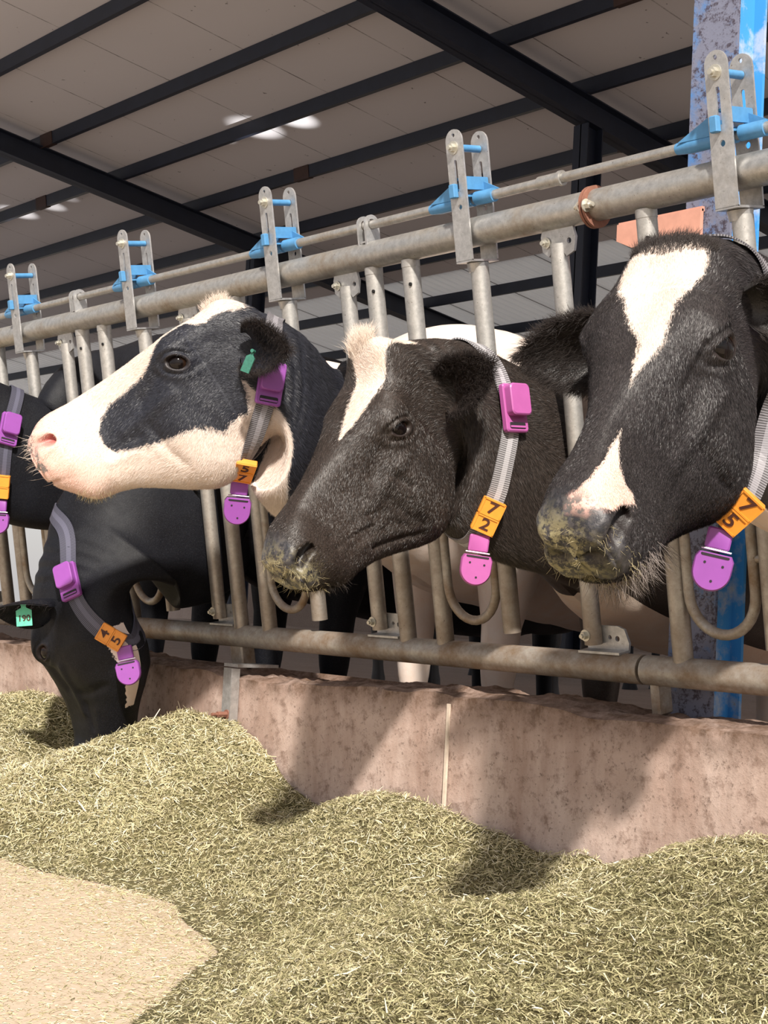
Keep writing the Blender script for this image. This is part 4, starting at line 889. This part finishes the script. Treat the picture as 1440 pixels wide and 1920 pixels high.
O75 = dict(eye_in=1.05, eye_dn=.35, eye_r=.0285, eye_ax=(.60, 1, .42), fur=330000, brown=.6, eye_w=2.7, eye_open=1.15, nos=1.22, strokes=[([(22.5, 8.5, -2.0), (27, 7.5, -3.4)], 1.0, -.55), ([(21, 9.5, -7.0), (26, 9, -8.5)], 1.3, .45), ([(12, 4.5, 4), (20, 6.5, 3)], 2.2, .35), ([(15, 0, 4), (24, 0, 4)], 2.4, -.3)], bodypath=std_path(-0.20), shape=[(24, 10, 0.3, 0, -3.0), (1.5, 4, 0, 1.5, 0), (54, 6, -1.1, 0, 0), (38, 7, -0.4, 0, -0.6)],
    white=[[(4.5, -.124), (3.8, -.013), (3.5, .127), (3.0, .213), (6.0, .235), (9.8, .213), (14.0, .155), (16.9, .128), (19.5, .135), (23.3, .159), (26.0, .147), (28.6, .124), (32.0, .119), (27.9, .076), (24.8, .057), (22.1, .015), (20.2, -.027), (15.6, -.078), (11.1, -.168), (8, -.20), (5.4, -.188)],
        [(39.5, .20), (42.5, .235), (44.6, .285), (46.8, .335), (47.0, .385), (48.2, .41), (52.8, .3), (55.2, .155), (55.1, -.002), (53.7, .0), (51.9, .07), (49.3, .135), (46.0, .17), (42.5, .185)],
        [(50, .955), (50, 1.1), (-40, 1.1), (-40, .85), (-28, .88), (0, .92), (20, .94)], [(50, -.955), (50, -1.1), (-40, -1.1), (-40, -.85), (-28, -.88), (0, -.92), (20, -.94)], [(56.5, .88), (56, 1.1), (47, 1.1), (49, .9)], [(56.5, -.88), (56, -1.1), (47, -1.1), (49, -.9)]],
    body_from=-52, body_white=lambda V, S, P: np.where(np.abs(P) > .7, 5.0, -5.0)+5*fbm(S*.05+13, P*1.7+2, 37, 2), speck=1.0, pinkmuzzle=0.9,
    grime=[((57.5, -2.5, -5), 6.5), ((57, -5, -9), 6)], hair=[((2.0, 0, 4.5), (4, 8, 5), 3200, 0.018, (-1, 0, -.1), 'hair_black', .25, .25), ((56.5, 0, -9), (5, 9, 9), 260, 0.013, (.7, 0, -.3), 'hair_straw', .8, .8), ((53, 3, -17), (7, 9, 6), 500, 0.034, (.5, 0, -1), 'hair_grey', .5, .5), ((50, 0, -20), (10, 6, 5), 420, 0.045, (.1, 0, -1), 'hair_black', .4, .4)])
B45 = frame_from((.20, .96, .12), (-.72, .12, .66)); P45 = place(B45, (3, 0, 3), (88, 1112), 4.12, .95)
O45 = dict(brown=.1, scale=.95, bodypath=std_path(-0.20, z=.14), k0=0.25, k1=0.45, slot_dir=(0.1, 1, 0.35), speck=0, neck=[(0.10, 8.0, 14.0, 4.2, -2.0), (0.3, 8.8, 17.5, 4.5, -3.4), (0.55, 9.2, 21.4, 4.8, -2.4), (0.8, 9.4, 24.5, 5, -.6), (1.0, 9.0, 26, 5, 0)],
    white=[[(3, -.12), (2, .16), (9, .2), (13, .1), (12, -.12)], [(36, .90), (36, 1.1), (13, 1.1), (13, .84), (22, .84)]], body_from=-55, body_white=lambda V, S, P: np.where((np.abs(P) < .17) & (S < -62), 4.0, -6.0)+4*fbm(S*.05+3, P*1.9+9, 35, 2))
B0 = frame_from((-.84, .54, .02), (-.53, -.84, .04)); P0 = place(B0, EYEL, (-235, 770), 4.45)
O0 = dict(bodypath=std_path(-0.20, z=.11), k0=0.3, neck=O57['neck'], body_from=-300)
D57 = make_body('cow', B57, P57, SLOT(2, 1.03), O57)
D72 = make_body('cow', B72, P72, SLOT(3, 0.93), O72)
D75 = make_body('cow', B75, P75, SLOT(4, 0.98), O75)
D45 = make_body('cow', B45, P45, SLOT(1, 0.86), O45, 0.7)
D0 = make_body('cow', B0, P0, SLOT(0, 1.04), O0, 0.6)
def ear(base_uyv, D, dirc, openc, **kw):
    g = dict(base=D['P']+D['B']@(np.array(base_uyv)*D['sc']/100), d=camdir(dirc), n=camdir(openc)); g.update(kw); return g
def std_legs(k, dx, wh=-5.0, dy=0.0):
    x = XS0+PS*k+0.122; L_ = []
    for sy, yy, z in ((1, 0.50, .85), (1, 1.95, .95)):
        for sd in (-1, 1): L_.append(((x+dx*yy/1.45+sd*0.17, 2.315+yy+dy, z), (x+dx*yy/1.45+sd*0.16, 2.315+yy+dy, PEN_Z), 0.115, wh))
    return L_
C57 = finish_cow('cow', D57, O57, MAT['coat57'], [dict(geo=ear((1.5, 8.0, -9.5), D57, (0.60, 0.15, -0.78), (-.75, .05, -.6), L=.150, wd=.058), hair=2200), dict(geo=ear((2, -8.0, -9.5), D57, (0.3, -.1, 0.9), (-.7, .5, .3)), hair=0)],
    'black and white cow with white muzzle and jaw, seen in profile, collar number 57', legs=std_legs(2, -.2, 5))
C72 = finish_cow('cow', D72, O72, MAT['coat72'], [dict(geo=ear((.5, 8.3, -13), D72, (0.50, -0.38, -.78), (-.62, .1, -.78), L=.145, wd=.056), hair=2500), dict(geo=ear((2, -8.3, -9.5), D72, (0.3, -.5, 0.9), (-.7, .5, .3)), hair=0)],
    'brownish black cow with white forehead tuft, muzzle pointing down left, collar number 72', legs=std_legs(3, -.2, -5))
C75 = finish_cow('cow', D75, O75, MAT['coat75'], [dict(geo=ear((2, 8.3, -9.5), D75, (0.9, -0.1, -.3), (-.2, .5, -.75), wd=.06), hair=1500), dict(geo=ear((8, -10.0, -12.5), D75, (-0.97, -.02, 0.08), (-.1, .25, -.95), L=.195, wd=.066, droop=.08), hair=3800)],
    'large black cow facing the camera at right with a broad white blaze, collar number 75', legs=std_legs(4, -.2, -5))
C45 = finish_cow('cow', D45, O45, MAT['coatdk'], [dict(geo=ear((4, 8.3, -9.5), D45, (-.80, .10, -.5), (.2, .75, -.6), wd=.055, L=.16), hair=150), dict(geo=ear((4, -8.3, -9.5), D45, (-.3, .2, .9), (.1, .8, .5)), hair=0)],
    'black cow at far left with its head lowered into the feed, collar number 45', legs=std_legs(1, -.2, -5))
C0 = finish_cow('cow', D0, O0, MAT['coatdk'], [dict(geo=ear((2, 8.0, -9.5), D0, (0.50, 0.12, -0.85), (-.65, .6, -.3)), hair=0), dict(geo=ear((2, -8.0, -9.5), D0, (0.3, -.1, 0.9), (-.7, .5, .3)), hair=0)],
    'black cow whose dark neck enters at the left edge, above the feeding cow', legs=std_legs(0, -.2, -5))
# cows standing further back in the pen
def far_cow(x, y, ang, zc, label, mat, wfun, headlow=0.0):
    ca, sa = math.cos(ang), math.sin(ang); f = np.array([ca, sa, 0.0])       # direction the cow faces
    a = nrm(f*0.75+np.array([0, 0, -0.66])); d = nrm(f*0.66+np.array([0, 0, 0.75])); B = np.stack([a, np.cross(d, a), d], 1)
    neck0 = np.array([x, y, zc]); P = neck0+f*0.50+np.array([0, 0, 0.22-headlow]); R_ = lambda q: np.array([-f[0]*q[1]-f[1]*0, -f[1]*q[1], q[2]])
    path = [((R_((0, .12, 0))), 14, 27), (R_((0, .38, -.03)), 25, 36), (R_((0, .85, -.05)), 31, 41), (R_((0, 1.45, -.06)), 35, 43), (R_((0, 1.95, -.02)), 28, 36), (R_((0, 2.2, 0.02)), 13, 22)]
    o = dict(bodypath=path, slot_dir=-f, k0=.3, body_from=400, body_white=wfun, skin=0, neckwr=0)
    D = make_body('cow', B, P, neck0, o, 0.45); side = np.cross(np.array([0, 0, 1.0]), f); legs = []
    for yy in (0.45, 1.95):
        for sd in (-1, 1): q = neck0-f*yy+side*sd*0.17; legs.append(((q[0], q[1], zc-.1), (q[0], q[1], PEN_Z), 0.115, float(wfun(np.array([q]), np.array([-60.]), np.array([.5]))[0])))
    E = []
    for sd in (1, -1): E.append(dict(geo=dict(base=P+B@(np.array([2, 8.3*sd, -8])/100), d=B[:, 1]*sd*.9-f*.3+np.array([0, 0, .1]), n=f*.7+np.array([0, 0, -.5])), hair=0))
    return finish_cow('cow', D, o, mat, E, label, legs=legs)
far_cow(-6.9, 5.9, math.radians(160), 1.12, 'black and white cow standing behind the bars left of cow 57', MAT['coatwh'], lambda V, S, P: -3.0+11*fbm(S*.05+2, P*1.6+6, 43, 2))
far_cow(-9.2, 8.6, math.radians(185), 1.15, 'dark cow standing far back at the left edge of the pen', MAT['coatdk'], lambda V, S, P: -2+6*fbm(S*.04+8, P*1.4+1, 49, 2))
# ------------------------------------------------------------------ chopped feed
def hay_h(X, Y):
    H1 = np.interp(X, [-7, -4.4, -4.1, -3.65, -3.42, -3.25, -2.95, -2.77, -2.4, -1.94, -1.6, -1.2, -.3], [.27, .28, .31, .21, .26, .31, .22, .175, .205, .165, .245, .29, .27])
    Yb = np.interp(X, [-7, -4.2, -3.5, -3.1, -2.6, -2.2, -1.9, -1.6, -1.3, -.3], [1.60, 1.60, 1.56, 1.60, 1.66, 1.50, 1.16, 0.90, 0.70, .5])+0.10*fbm(X*2.2+4, X*0+7, 51, 3)
    t = np.clip((Y-Yb)/0.50, 0, 1.0); t = t*t*(3-2*t); h = H1*t
    q = np.clip((Y-1.70)/.50, 0, 1); q = q*q*(3-2*q); k_ = np.clip((X+3.3)/.5, 0, 1); h = h*(1-k_*.42*(1-q))
    ridge = np.clip((X+1.98)/0.35, 0, 1)*np.exp(-((Y-1.70)/.17)**2)*0.050; h = h+ridge*t
    h = h+t*(0.030*fbm(X*4.5, Y*4.5, 52, 4)+0.012*fbm(X*16, Y*16, 53, 3))
    for x0, y0, r, a in ((-2.08, 2.0, .20, .075), (-2.86, 2.16, .13, .075), (-1.35, 1.60, .22, .05), (-3.80, 2.13, .19, .15)):
        h = h-a*np.exp(-(((X-x0)**2)/(1.7*r*r)+((Y-y0)**2)/(r*r)))*t
    return np.where(Y > Yb, np.maximum(h, 0.002+0.010*t), -0.004), t
nx, ny = 700, 280
gx = np.linspace(-6.6, -0.3, nx); gy = np.linspace(0.30, 2.254, ny); GX, GY = np.meshgrid(gx, gy); HZ, TT = hay_h(GX, GY)
HZ = HZ+TT*0.004*fbm(GX*60, GY*60, 54, 3)
ii = np.arange(nx-1)[None]+nx*np.arange(ny-1)[:, None]; FQ = np.stack([ii, ii+1, ii+1+nx, ii+nx], -1).reshape(-1, 4)
live = (TT.reshape(-1) > 0.004); FQ = FQ[live[FQ].any(1)]
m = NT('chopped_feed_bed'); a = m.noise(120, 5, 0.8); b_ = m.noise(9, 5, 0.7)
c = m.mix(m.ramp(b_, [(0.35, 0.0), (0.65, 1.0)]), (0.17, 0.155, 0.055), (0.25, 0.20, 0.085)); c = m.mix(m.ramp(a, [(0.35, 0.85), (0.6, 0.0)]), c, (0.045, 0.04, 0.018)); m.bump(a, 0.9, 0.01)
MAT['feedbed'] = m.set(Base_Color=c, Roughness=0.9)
m = NT('chopped_grass_and_straw'); tn = m.attr('tone').outputs['Fac']; br = m.attr('bright').outputs['Fac']
c = m.ramp(tn, [(0.0, (0.10, 0.085, 0.035)), (0.28, (0.26, 0.245, 0.115)), (0.52, (0.50, 0.45, 0.25)), (0.78, (0.69, 0.61, 0.38)), (1.0, (0.82, 0.77, 0.60))])
tb = m.n('ShaderNodeBsdfTranslucent'); m.l(c, tb.inputs[0]); ms = m.n('ShaderNodeMixShader'); ms.inputs[0].default_value = 0.18
MAT['feed'] = m.set(Base_Color=c, Roughness=0.62); m.l(m.b.outputs[0], ms.inputs[1]); m.l(tb.outputs[0], ms.inputs[2]); m.l(ms.outputs[0], m.out.inputs[0])
def blades(n, xs, ys, lr, wr, lift, tone, keep=None, arch=0.25):
    X = xs; Y = ys; h, t = hay_h(X, Y); e = 0.012
    hx = (hay_h(X+e, Y)[0]-h)/e; hy = (hay_h(X, Y+e)[0]-h)/e; n = len(X)
    Nn = np.stack([-np.clip(hx, -1.5, 1.5), -np.clip(hy, -1.5, 1.5), np.ones(n)], 1); Nn /= np.linalg.norm(Nn, axis=1)[:, None]
    az = rng.uniform(0, 2*np.pi, n); D_ = np.stack([np.cos(az), np.sin(az), np.zeros(n)], 1); D_ -= Nn*(D_*Nn).sum(1)[:, None]; D_ += Nn*(rng.normal(0, lift, n)[:, None]); D_ /= np.linalg.norm(D_, axis=1)[:, None]
    S_ = np.cross(D_, Nn+rng.normal(0, .5, (n, 3))); S_ /= np.linalg.norm(S_, axis=1)[:, None]
    L = rng.uniform(*lr, n)**1.0; W = rng.uniform(*wr, n); z = np.maximum(h, 0)+rng.uniform(-.003, .010, n)*np.clip(t*3, 0.15, 1)+0.001
    c = np.stack([X, Y, z], 1); V = np.zeros((n, 6, 3)); bend = Nn*(L*rng.normal(0.0, arch, n))[:, None]*0.5
    for k, (q, bb, ww) in enumerate(((-.5, -.5, .6), (0, .5, 1.0), (.5, -.5, .35))):
        pc = c+D_*(L*q)[:, None]+bend*bb; V[:, 2*k] = pc-S_*(W*ww/2)[:, None]; V[:, 2*k+1] = pc+S_*(W*ww/2)[:, None]
    F = np.array([(0, 1, 3, 2), (2, 3, 5, 4)])[None]+(np.arange(n)*6)[:, None, None]
    return V.reshape(-1, 3), F.reshape(-1, 4), np.repeat(tone, 6)
def sample(n, x0, x1, y0, y1): return rng.uniform(x0, x1, n), rng.uniform(y0, y1, n)
Vs, Fs, Ts, nv = [], [], [], 0
def addb(V, F, T_):
    global nv
    Vs.append(V); Fs.append(F+nv); Ts.append(T_); nv += len(V)
def region(n, x0, x1, y0, y1, lr, wr, lift, dark=0.0):
    X, Y = sample(n, x0, x1, y0, y1); _, t = hay_h(X, Y); k = (t > 0.01) & (rng.random(n) < np.clip(t*4, 0.15, 1)); X, Y = X[k], Y[k]
    warm = np.clip(0.5+0.9*fbm(X*1.6+3, Y*1.6+1, 61, 3), 0, 1); base = 0.42+0.22*warm+0.10*np.clip((-2.2-X)/1.0, -1, 1)*(Y < 2.0)-dark
    tone = np.clip(base+rng.normal(0, 0.25, len(X)), 0, 1); tone = np.where(rng.random(len(X)) < 0.035, rng.uniform(.85, 1, len(X)), tone); addb(*blades(0, X, Y, lr, wr, lift, tone))
region(250000, -3.2, -0.9, 0.35, 2.25, (.006, .020), (.0009, .0022), .35)
region(17000, -3.2, -0.9, 0.35, 2.25, (.022, .050), (.0011, .0026), .25)
region(110000, -5.2, -3.0, 1.3, 2.25, (.009, .028), (.0013, .0028), .35)
region(9000, -5.2, -3.0, 1.3, 2.25, (.035, .065), (.0016, .0034), .25)
region(45000, -0.9, -0.31, 0.30, 2.25, (.008, .024), (.0012, .0028), .35)
region(9000, -6.6, -5.2, 1.3, 2.25, (.03, .06), (.003, .006), .3)
X, Y = sample(60000, -4.6, -1.1, 0.5, 1.9); Yb_ = np.interp(X, [-7, -4.2, -3.5, -3.1, -2.6, -2.2, -1.9, -1.6, -1.3, -.3], [1.60, 1.60, 1.56, 1.60, 1.66, 1.50, 1.16, 0.90, 0.70, .5])+0.10*fbm(X*2.2+4, X*0+7, 51, 3)
k = (Y < Yb_+.08) & (rng.random(len(X)) < np.exp(-np.abs(Yb_-Y)/.10)); X, Y = X[k], Y[k]; addb(*blades(0, X, Y, (.008, .028), (.0010, .0024), .15, np.clip(rng.normal(.62, .2, len(X)), 0, 1)))
# fine chaff strewn over the bare floor in front of the heap
X, Y = sample(60000, -3.9, -1.1, 0.7, 1.9); _, t = hay_h(X, Y); k = (t < 0.10); X, Y = X[k], Y[k]
addb(*blades(0, X, Y, (.003, .012), (.0008, .0020), .06, np.clip(rng.normal(.80, .14, len(X)), 0, 1), arch=.05))
nb_ = sum(len(f) for f in Fs); BV = np.stack([GX, GY, HZ], -1).reshape(-1, 3)
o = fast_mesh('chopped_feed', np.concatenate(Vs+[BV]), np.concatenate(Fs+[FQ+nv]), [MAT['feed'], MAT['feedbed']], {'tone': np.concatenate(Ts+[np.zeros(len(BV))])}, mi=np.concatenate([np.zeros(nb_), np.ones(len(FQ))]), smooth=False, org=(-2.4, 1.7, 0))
tag(o, 'heap of chopped grass and straw feed lying along the curb', 'animal feed', kind='stuff')
# ------------------------------------------------------------------ collars, ear tags
MAT['purple'] = simple('purple_plastic', (0.27, 0.07, 0.34), 0.38, 0, 0.10, 40)
MAT['pink'] = simple('sun_bleached_pink_plastic', (0.43, 0.10, 0.33), 0.42, 0, 0.10, 40)
MAT['orange'] = simple('orange_plastic', (0.80, 0.30, 0.035), 0.45, 0, 0.12, 60)
MAT['dusty'] = simple('dusty_purple_plastic', (0.20, 0.07, 0.24), 0.6, 0, 0.5, 90)
MAT['deep'] = simple('deep_purple_plastic', (0.16, 0.045, 0.24), 0.45, 0, 0.2, 60)
MAT['dullorange'] = simple('dull_orange_plastic', (0.52, 0.17, 0.025), 0.55, 0, 0.2, 60)
MAT['ink'] = simple('dark_brown_print', (0.06, 0.015, 0.008), 0.6)
MAT['wire'] = simple('bright_wire', (0.75, 0.73, 0.70), 0.25, 0.9)
MAT['mint'] = simple('mint_green_tag', (0.13, 0.62, 0.42), 0.5, 0, 0.15, 60)
MAT['slot'] = simple('shadowed_slot', (0.015, 0.010, 0.015), 0.7)
def strap_mat(name, base, line):
    m = NT(name); v = m.attr('along').outputs['Fac']; u = m.attr('across').outputs['Fac']
    w_ = m.math('FRACT', m.math('MULTIPLY', v, 1/0.0042)); rib = m.math('GREATER_THAN', w_, 0.52); mid = m.math('LESS_THAN', m.math('ABSOLUTE', m.math('ADD', u, 0.08)), 0.30)
    c = m.mix(rib, base, line); c = m.mix(m.math('MULTIPLY', mid, 0.55), c, tuple(min(1, x*1.5) for x in line)); m.bump(w_, 0.5, 0.001)
    return m.set(Base_Color=c, Roughness=0.55)
MAT['strap57'] = strap_mat('grey_ribbed_strap', (0.06, 0.055, 0.06), (0.24, 0.23, 0.25))
MAT['strap72'] = strap_mat('pale_ribbed_strap', (0.12, 0.115, 0.12), (0.42, 0.41, 0.43))
MAT['strapdk'] = strap_mat('dark_strap', (0.03, 0.03, 0.045), (0.09, 0.09, 0.13))
def glyphs(txt, size, depth=0.0008):
    cu = bpy.data.curves.new('t', 'FONT'); cu.body = txt; cu.size = size; cu.extrude = depth; cu.align_x = 'CENTER'; cu.align_y = 'CENTER'; cu.resolution_u = 4; cu.offset = 0.0004
    ob = bpy.data.objects.new('t', cu); COL.objects.link(ob); bpy.context.view_layer.update()
    me = ob.evaluated_get(bpy.context.evaluated_depsgraph_get()).to_mesh(); V = np.array([v.co[:] for v in me.vertices]); F = [tuple(p.vertices) for p in me.polygons]
    bpy.data.objects.remove(ob); bpy.data.curves.remove(cu); return V, F
def rbox(b, c, size, R, r=0.008, n=5):
    """box with rounded vertical edges (extruded along local z)"""
    hx, hy = size[0]/2-r, size[1]/2-r; P = []
    for cx, cy, a0 in ((hx, hy, 0), (-hx, hy, 90), (-hx, -hy, 180), (hx, -hy, 270)):
        for i in range(n+1): a = math.radians(a0+90*i/n); P.append((cx+r*math.cos(a), cy+r*math.sin(a)))
    P = np.array(P); k = len(P); hz = size[2]/2; e = min(0.0022, hz*.6); V = []
    for z, s_ in ((-hz, 1), (hz-e, 1), (hz, 1-e*1.2/max(size[0], size[1])*2)): V.append(np.column_stack([P*s_, np.full(k, z)]))
    V = np.concatenate(V)@np.asarray(R).T+c; F = [(j*k+i, j*k+(i+1) % k, (j+1)*k+(i+1) % k, (j+1)*k+i) for j in range(2) for i in range(k)]
    b.add(V, F+[tuple(range(k-1, -1, -1)), tuple(range(2*k, 3*k))])
def make_collar(D, tab, label, digits, mats, p_box, p_tag, side=1, width=0.041, hang=None, tag_roll=0.0, with_box=True, parts=True, facing=None, taut=6, tagdir=None, sag=None):
    M_ = 160; pp = np.linspace(-1, 1, M_, endpoint=False)+1e-4; s_of = lambda q: np.interp(abs(q), [t[0] for t in tab], [t[1] for t in tab])
    P = np.array([surf(D, s_of(q), q)[0] for q in pp])
    for _ in range(taut): P = P*0.5+(np.roll(P, 1, 0)+np.roll(P, -1, 0))*0.25
    if sag is not None: k_ = np.clip((np.abs(pp)-.62)/.38, 0, 1); P = P+(k_*k_*(3-2*k_))[:, None]*np.asarray(sag)
    Nn = np.array([surf(D, s_of(q), q)[1] for q in pp])
    for _ in range(10): Nn = Nn*0.5+(np.roll(Nn, 1, 0)+np.roll(Nn, -1, 0))*0.25
    T_ = np.roll(P, -1, 0)-np.roll(P, 1, 0); T_ /= np.linalg.norm(T_, axis=1)[:, None]
    Nn -= T_*(Nn*T_).sum(1)[:, None]; Nn /= np.linalg.norm(Nn, axis=1)[:, None]; W_ = np.cross(T_, Nn); P = P+Nn*0.0055
    arc = np.concatenate([[0], np.cumsum(np.linalg.norm(np.diff(P, axis=0), axis=1))])
    V, al_, ac_ = [], [], []
    for i in range(M_):
        for a_, t in ((-1, -1), (-0.4, -1), (.4, -1), (1, -1), (1, 1), (.4, 1), (-.4, 1), (-1, 1)): V.append(P[i]+W_[i]*a_*width/2+Nn[i]*(0.0016*t)); al_.append(arc[i]); ac_.append(a_)
    F = [(i*8+j, i*8+(j+1) % 8, ((i+1) % M_)*8+(j+1) % 8, ((i+1) % M_)*8+j) for i in range(M_) for j in range(8)]
    ctr = P.mean(0); root = empty('neck_collar', (ctr[0], ctr[1], P[:, 2].min()), label, 'collar', 'collars worn by the cows'); org = np.array(root.location)
    st = fast_mesh('strap', np.array(V), np.array(F), [mats[0]], {'along': al_, 'across': ac_}, smooth=False, org=org); st.parent = root; st.location = (0, 0, 0)
    def fr(q, sd=side):
        i = int(round((q*sd+1)/2*M_)) % M_; t = T_[i]*(1 if sd > 0 else -1); n = Nn[i]; return P[i], t, n      # t points down the strap
    if with_box:
        c, t, n = fr(p_box); x = nrm(np.cross(-t, n)); R = np.stack([x, -t, n], 1)
        b = MB(); rbox(b, c+n*0.010, (0.058, 0.098, 0.012), R, 0.006); tb = b.build('transponder', mats[1], root)
        b = MB(); rbox(b, c+n*0.022-t*0.014, (0.052, 0.064, 0.026), R, 0.010); b.build('transponder_pocket', mats[1], tb)
        b = MB(); rbox(b, c+n*0.0155+t*0.0365, (0.042, 0.013, 0.0035), R, 0.003); b.build('strap_slot', MAT['slot'], tb)
        b = MB(); b.box(c+n*0.0168+t*0.039, (0.040, 0.004, 0.003), R); b.build('strap_bar', mats[1], tb)
    if digits:
        c, t, n = fr(p_tag)
        if tagdir is not None: t = nrm(np.asarray(tagdir)-0*n)
        if facing is not None: n = nrm(np.asarray(facing, float)+n*0.3); 
        n = nrm(n-t*(n@t)); x = nrm(np.cross(-t, n)); R = np.stack([x, -t, n], 1)
        for k, ch in enumerate(digits):
            cc = c+t*(0.035*(k-0.5))+n*0.011
            b = MB(); rbox(b, cc, (0.049, 0.0345, 0.015), R, 0.003); nb = b.build('number_block', MAT['orange'], root)
            b = MB()
            for sx, sy, wx, wy in ((0, .0155, .047, .003), (0, -.0155, .047, .003), (.022, 0, .003, .033), (-.022, 0, .003, .033)): b.box(cc+R@np.array([sx, sy, .0082]), (wx, wy, .0022), R)
            b.build('raised_rim', MAT['orange'], nb, smooth=False)
            if ch == ' ': continue
            gv, gf = glyphs(ch, 0.033); b = MB(); b.add(gv@np.diag([1.25, 1.0, 1.0])@R.T+cc+n*0.0082, gf); b.build('digit', MAT['ink'], nb, smooth=False)
        e = c+t*0.050; dn = nrm(np.array(hang) if hang is not None else np.array([0, 0, -1.0])+t*0.35); n2 = nrm(n-dn*(n@dn)); x = nrm(np.cross(-dn, n2)); R = np.stack([x, -dn, n2], 1); e = c+t*0.036+n*0.006
        b = MB(); rbox(b, e+dn*0.022, (0.040, 0.034, 0.012), R, 0.004); lk = b.build('hanger_link', mats[1], root)
        b = MB(); b.tube([e+dn*0.041+x*0.024+n2*.004, e+dn*0.041-x*0.024+n2*.004], 0.0016, 8); b.build('wire_pin', MAT['wire'], root)
        # D shaped weight
        b = MB(); pr = [(-0.031, 0.012), (-0.026, 0.020), (0.026, 0.020), (0.031, 0.012)]+[(0.031*math.cos(a), -0.010+0.031*math.sin(a)) for a in np.linspace(0, -math.pi, 16)]
        pr = np.array(pr); kq = len(pr); cen = e+dn*0.066+n2*0.002; VV = []
        for z, s_ in ((-.016, .86), (-.012, .97), (.004, 1.0), (.012, 1.0), (.0165, .93)): VV.append(np.column_stack([pr*s_, np.full(kq, z)]))
        VV = np.concatenate(VV)@R.T+cen; FF = [(j*kq+i, j*kq+(i+1) % kq, (j+1)*kq+(i+1) % kq, (j+1)*kq+i) for j in range(4) for i in range(kq)]+[tuple(range(kq-1, -1, -1)), tuple(range(4*kq, 5*kq))]
        b.add(VV, FF); wt = b.build('collar_weight', mats[1], root)
        for hx, hy in ((-.014, 0.004), (.015, 0.002), (.002, -.024)):
            b = MB(); b.tube([cen+R@np.array([hx, hy, .0160]), cen+R@np.array([hx, hy, .0172])], 0.0022, 10); b.build('screw_hole', MAT['slot'], wt)
        b = MB(); rbox(b, cen+R@np.array([0, .0165, .0155]), (.046, .004, .004), R, .0015); b.build('weight_slot', MAT['slot'], wt)
    return root, (P, T_, Nn)
CAMN = -FW
T57 = [(0, -8), (.43, -3.6), (.52, -2.5), (.65, 0.5), (.82, 7), (.91, 12.0), (1, 14)]; PB57, PT57 = .60, .96
T72 = [(0, -13.4), (.136, -14.4), (.225, -15.8), (.312, -17.7), (.375, -20.1), (.456, -21.9), (.541, -23.2), (.645, -25.3), (.715, -25.9), (.814, -26.8), (.9, -27.6), (1, -27.9)]; PB72, PT72 = .39, .74
T75 = [(0, -8), (.70, -15), (.742, -20), (.875, -24), (1, -26)]; PB75, PT75 = .45, .95
T45 = [(0, -16), (.436, -13), (.445, -10.4), (.5, -5.2), (.589, -.1), (.713, 6), (.81, 13), (.861, 16), (.9, 18), (1, 20)]; PB45, PT45 = .585, .88
T0_ = [(0, -20), (.42, -20.7), (.53, -22.3), (.65, -25.2), (.75, -27.7), (1, -30)]; PB0, PT0 = .42, .68
make_collar(D57, T57, 'grey ribbed collar with purple box and orange number 57 on the white-jawed cow', '57', (MAT['strap57'], MAT['purple']), PB57, PT57, facing=CAMN, sag=-RT*.035-UP*.045)
make_collar(D72, T72, 'pale ribbed collar with pink box and orange number 72 on the middle cow', '72', (MAT['strap72'], MAT['pink']), PB72, PT72, facing=CAMN)
make_collar(D75, T75, 'collar with orange number 75 and a dusty purple weight at the right edge', '75', (MAT['strap57'], MAT['purple']), PB75, PT75, facing=CAMN, sag=-RT*.012-UP*.025+CAMN*.085)
make_collar(D45, T45, 'dark collar with purple box and dull orange number 45 on the feeding cow', '45', (MAT['strapdk'], MAT['purple']), PB45, PT45, width=0.046, facing=CAMN, taut=90)
make_collar(D0, T0_, 'dark collar with purple box on the black neck at the left edge', '  ', (MAT['strapdk'], MAT['purple']), PB0, PT0, facing=CAMN)
MAT['darkgreen'] = simple('dark_green_tag', (0.03, 0.14, 0.10), 0.5, 0, 0.6, 220)
def ear_tag(c, down, n, w, h, txt, label, mt='mint'):
    down = nrm(down); n = nrm(np.asarray(n, float)-down*(np.asarray(n, float)@down)); x = nrm(np.cross(-down, n)); R = np.stack([x, -down, n], 1)
    b = MB(); b.prism([(-w/2, -h/2), (w/2, -h/2), (w/2, h*.28), (w*.16, h*.42), (w*.13, h*.62), (-w*.13, h*.62), (-w*.16, h*.42), (-w/2, h*.28)], c, x, -down, n, 0.003)
    o = b.build('ear_tag', MAT[mt], smooth=False); tag(o, label, 'ear tag')
    b = MB(); b.tube([c-down*h*.60-n*.004, c-down*h*.60+n*.006], w*.19, 14); b.build('stud', MAT[mt], o)
    if not txt: return
    gv, gf = glyphs(txt, h*.42, 0.0006); b = MB(); b.add(gv@R.T+c+n*0.0021-down*h*(-.12), gf); b.build('printed_number', MAT['ink'], o, smooth=False)

c45 = P45+B45@np.array([6, 17, -13.0])*.95/100
tc = at_depth(45, 1155, 3.93); ear_tag(tc, -UP+RT*.06, CAMN+RT*.2, 0.040, 0.052, '190', 'mint green ear tag with number 190 on the feeding cow')
tc = at_depth(466, 680, 3.235); ear_tag(tc, -UP-RT*.42, CAMN-RT*.5, 0.022, 0.044, '', 'dark green ear tag half hidden in the ear of cow 57', 'darkgreen')
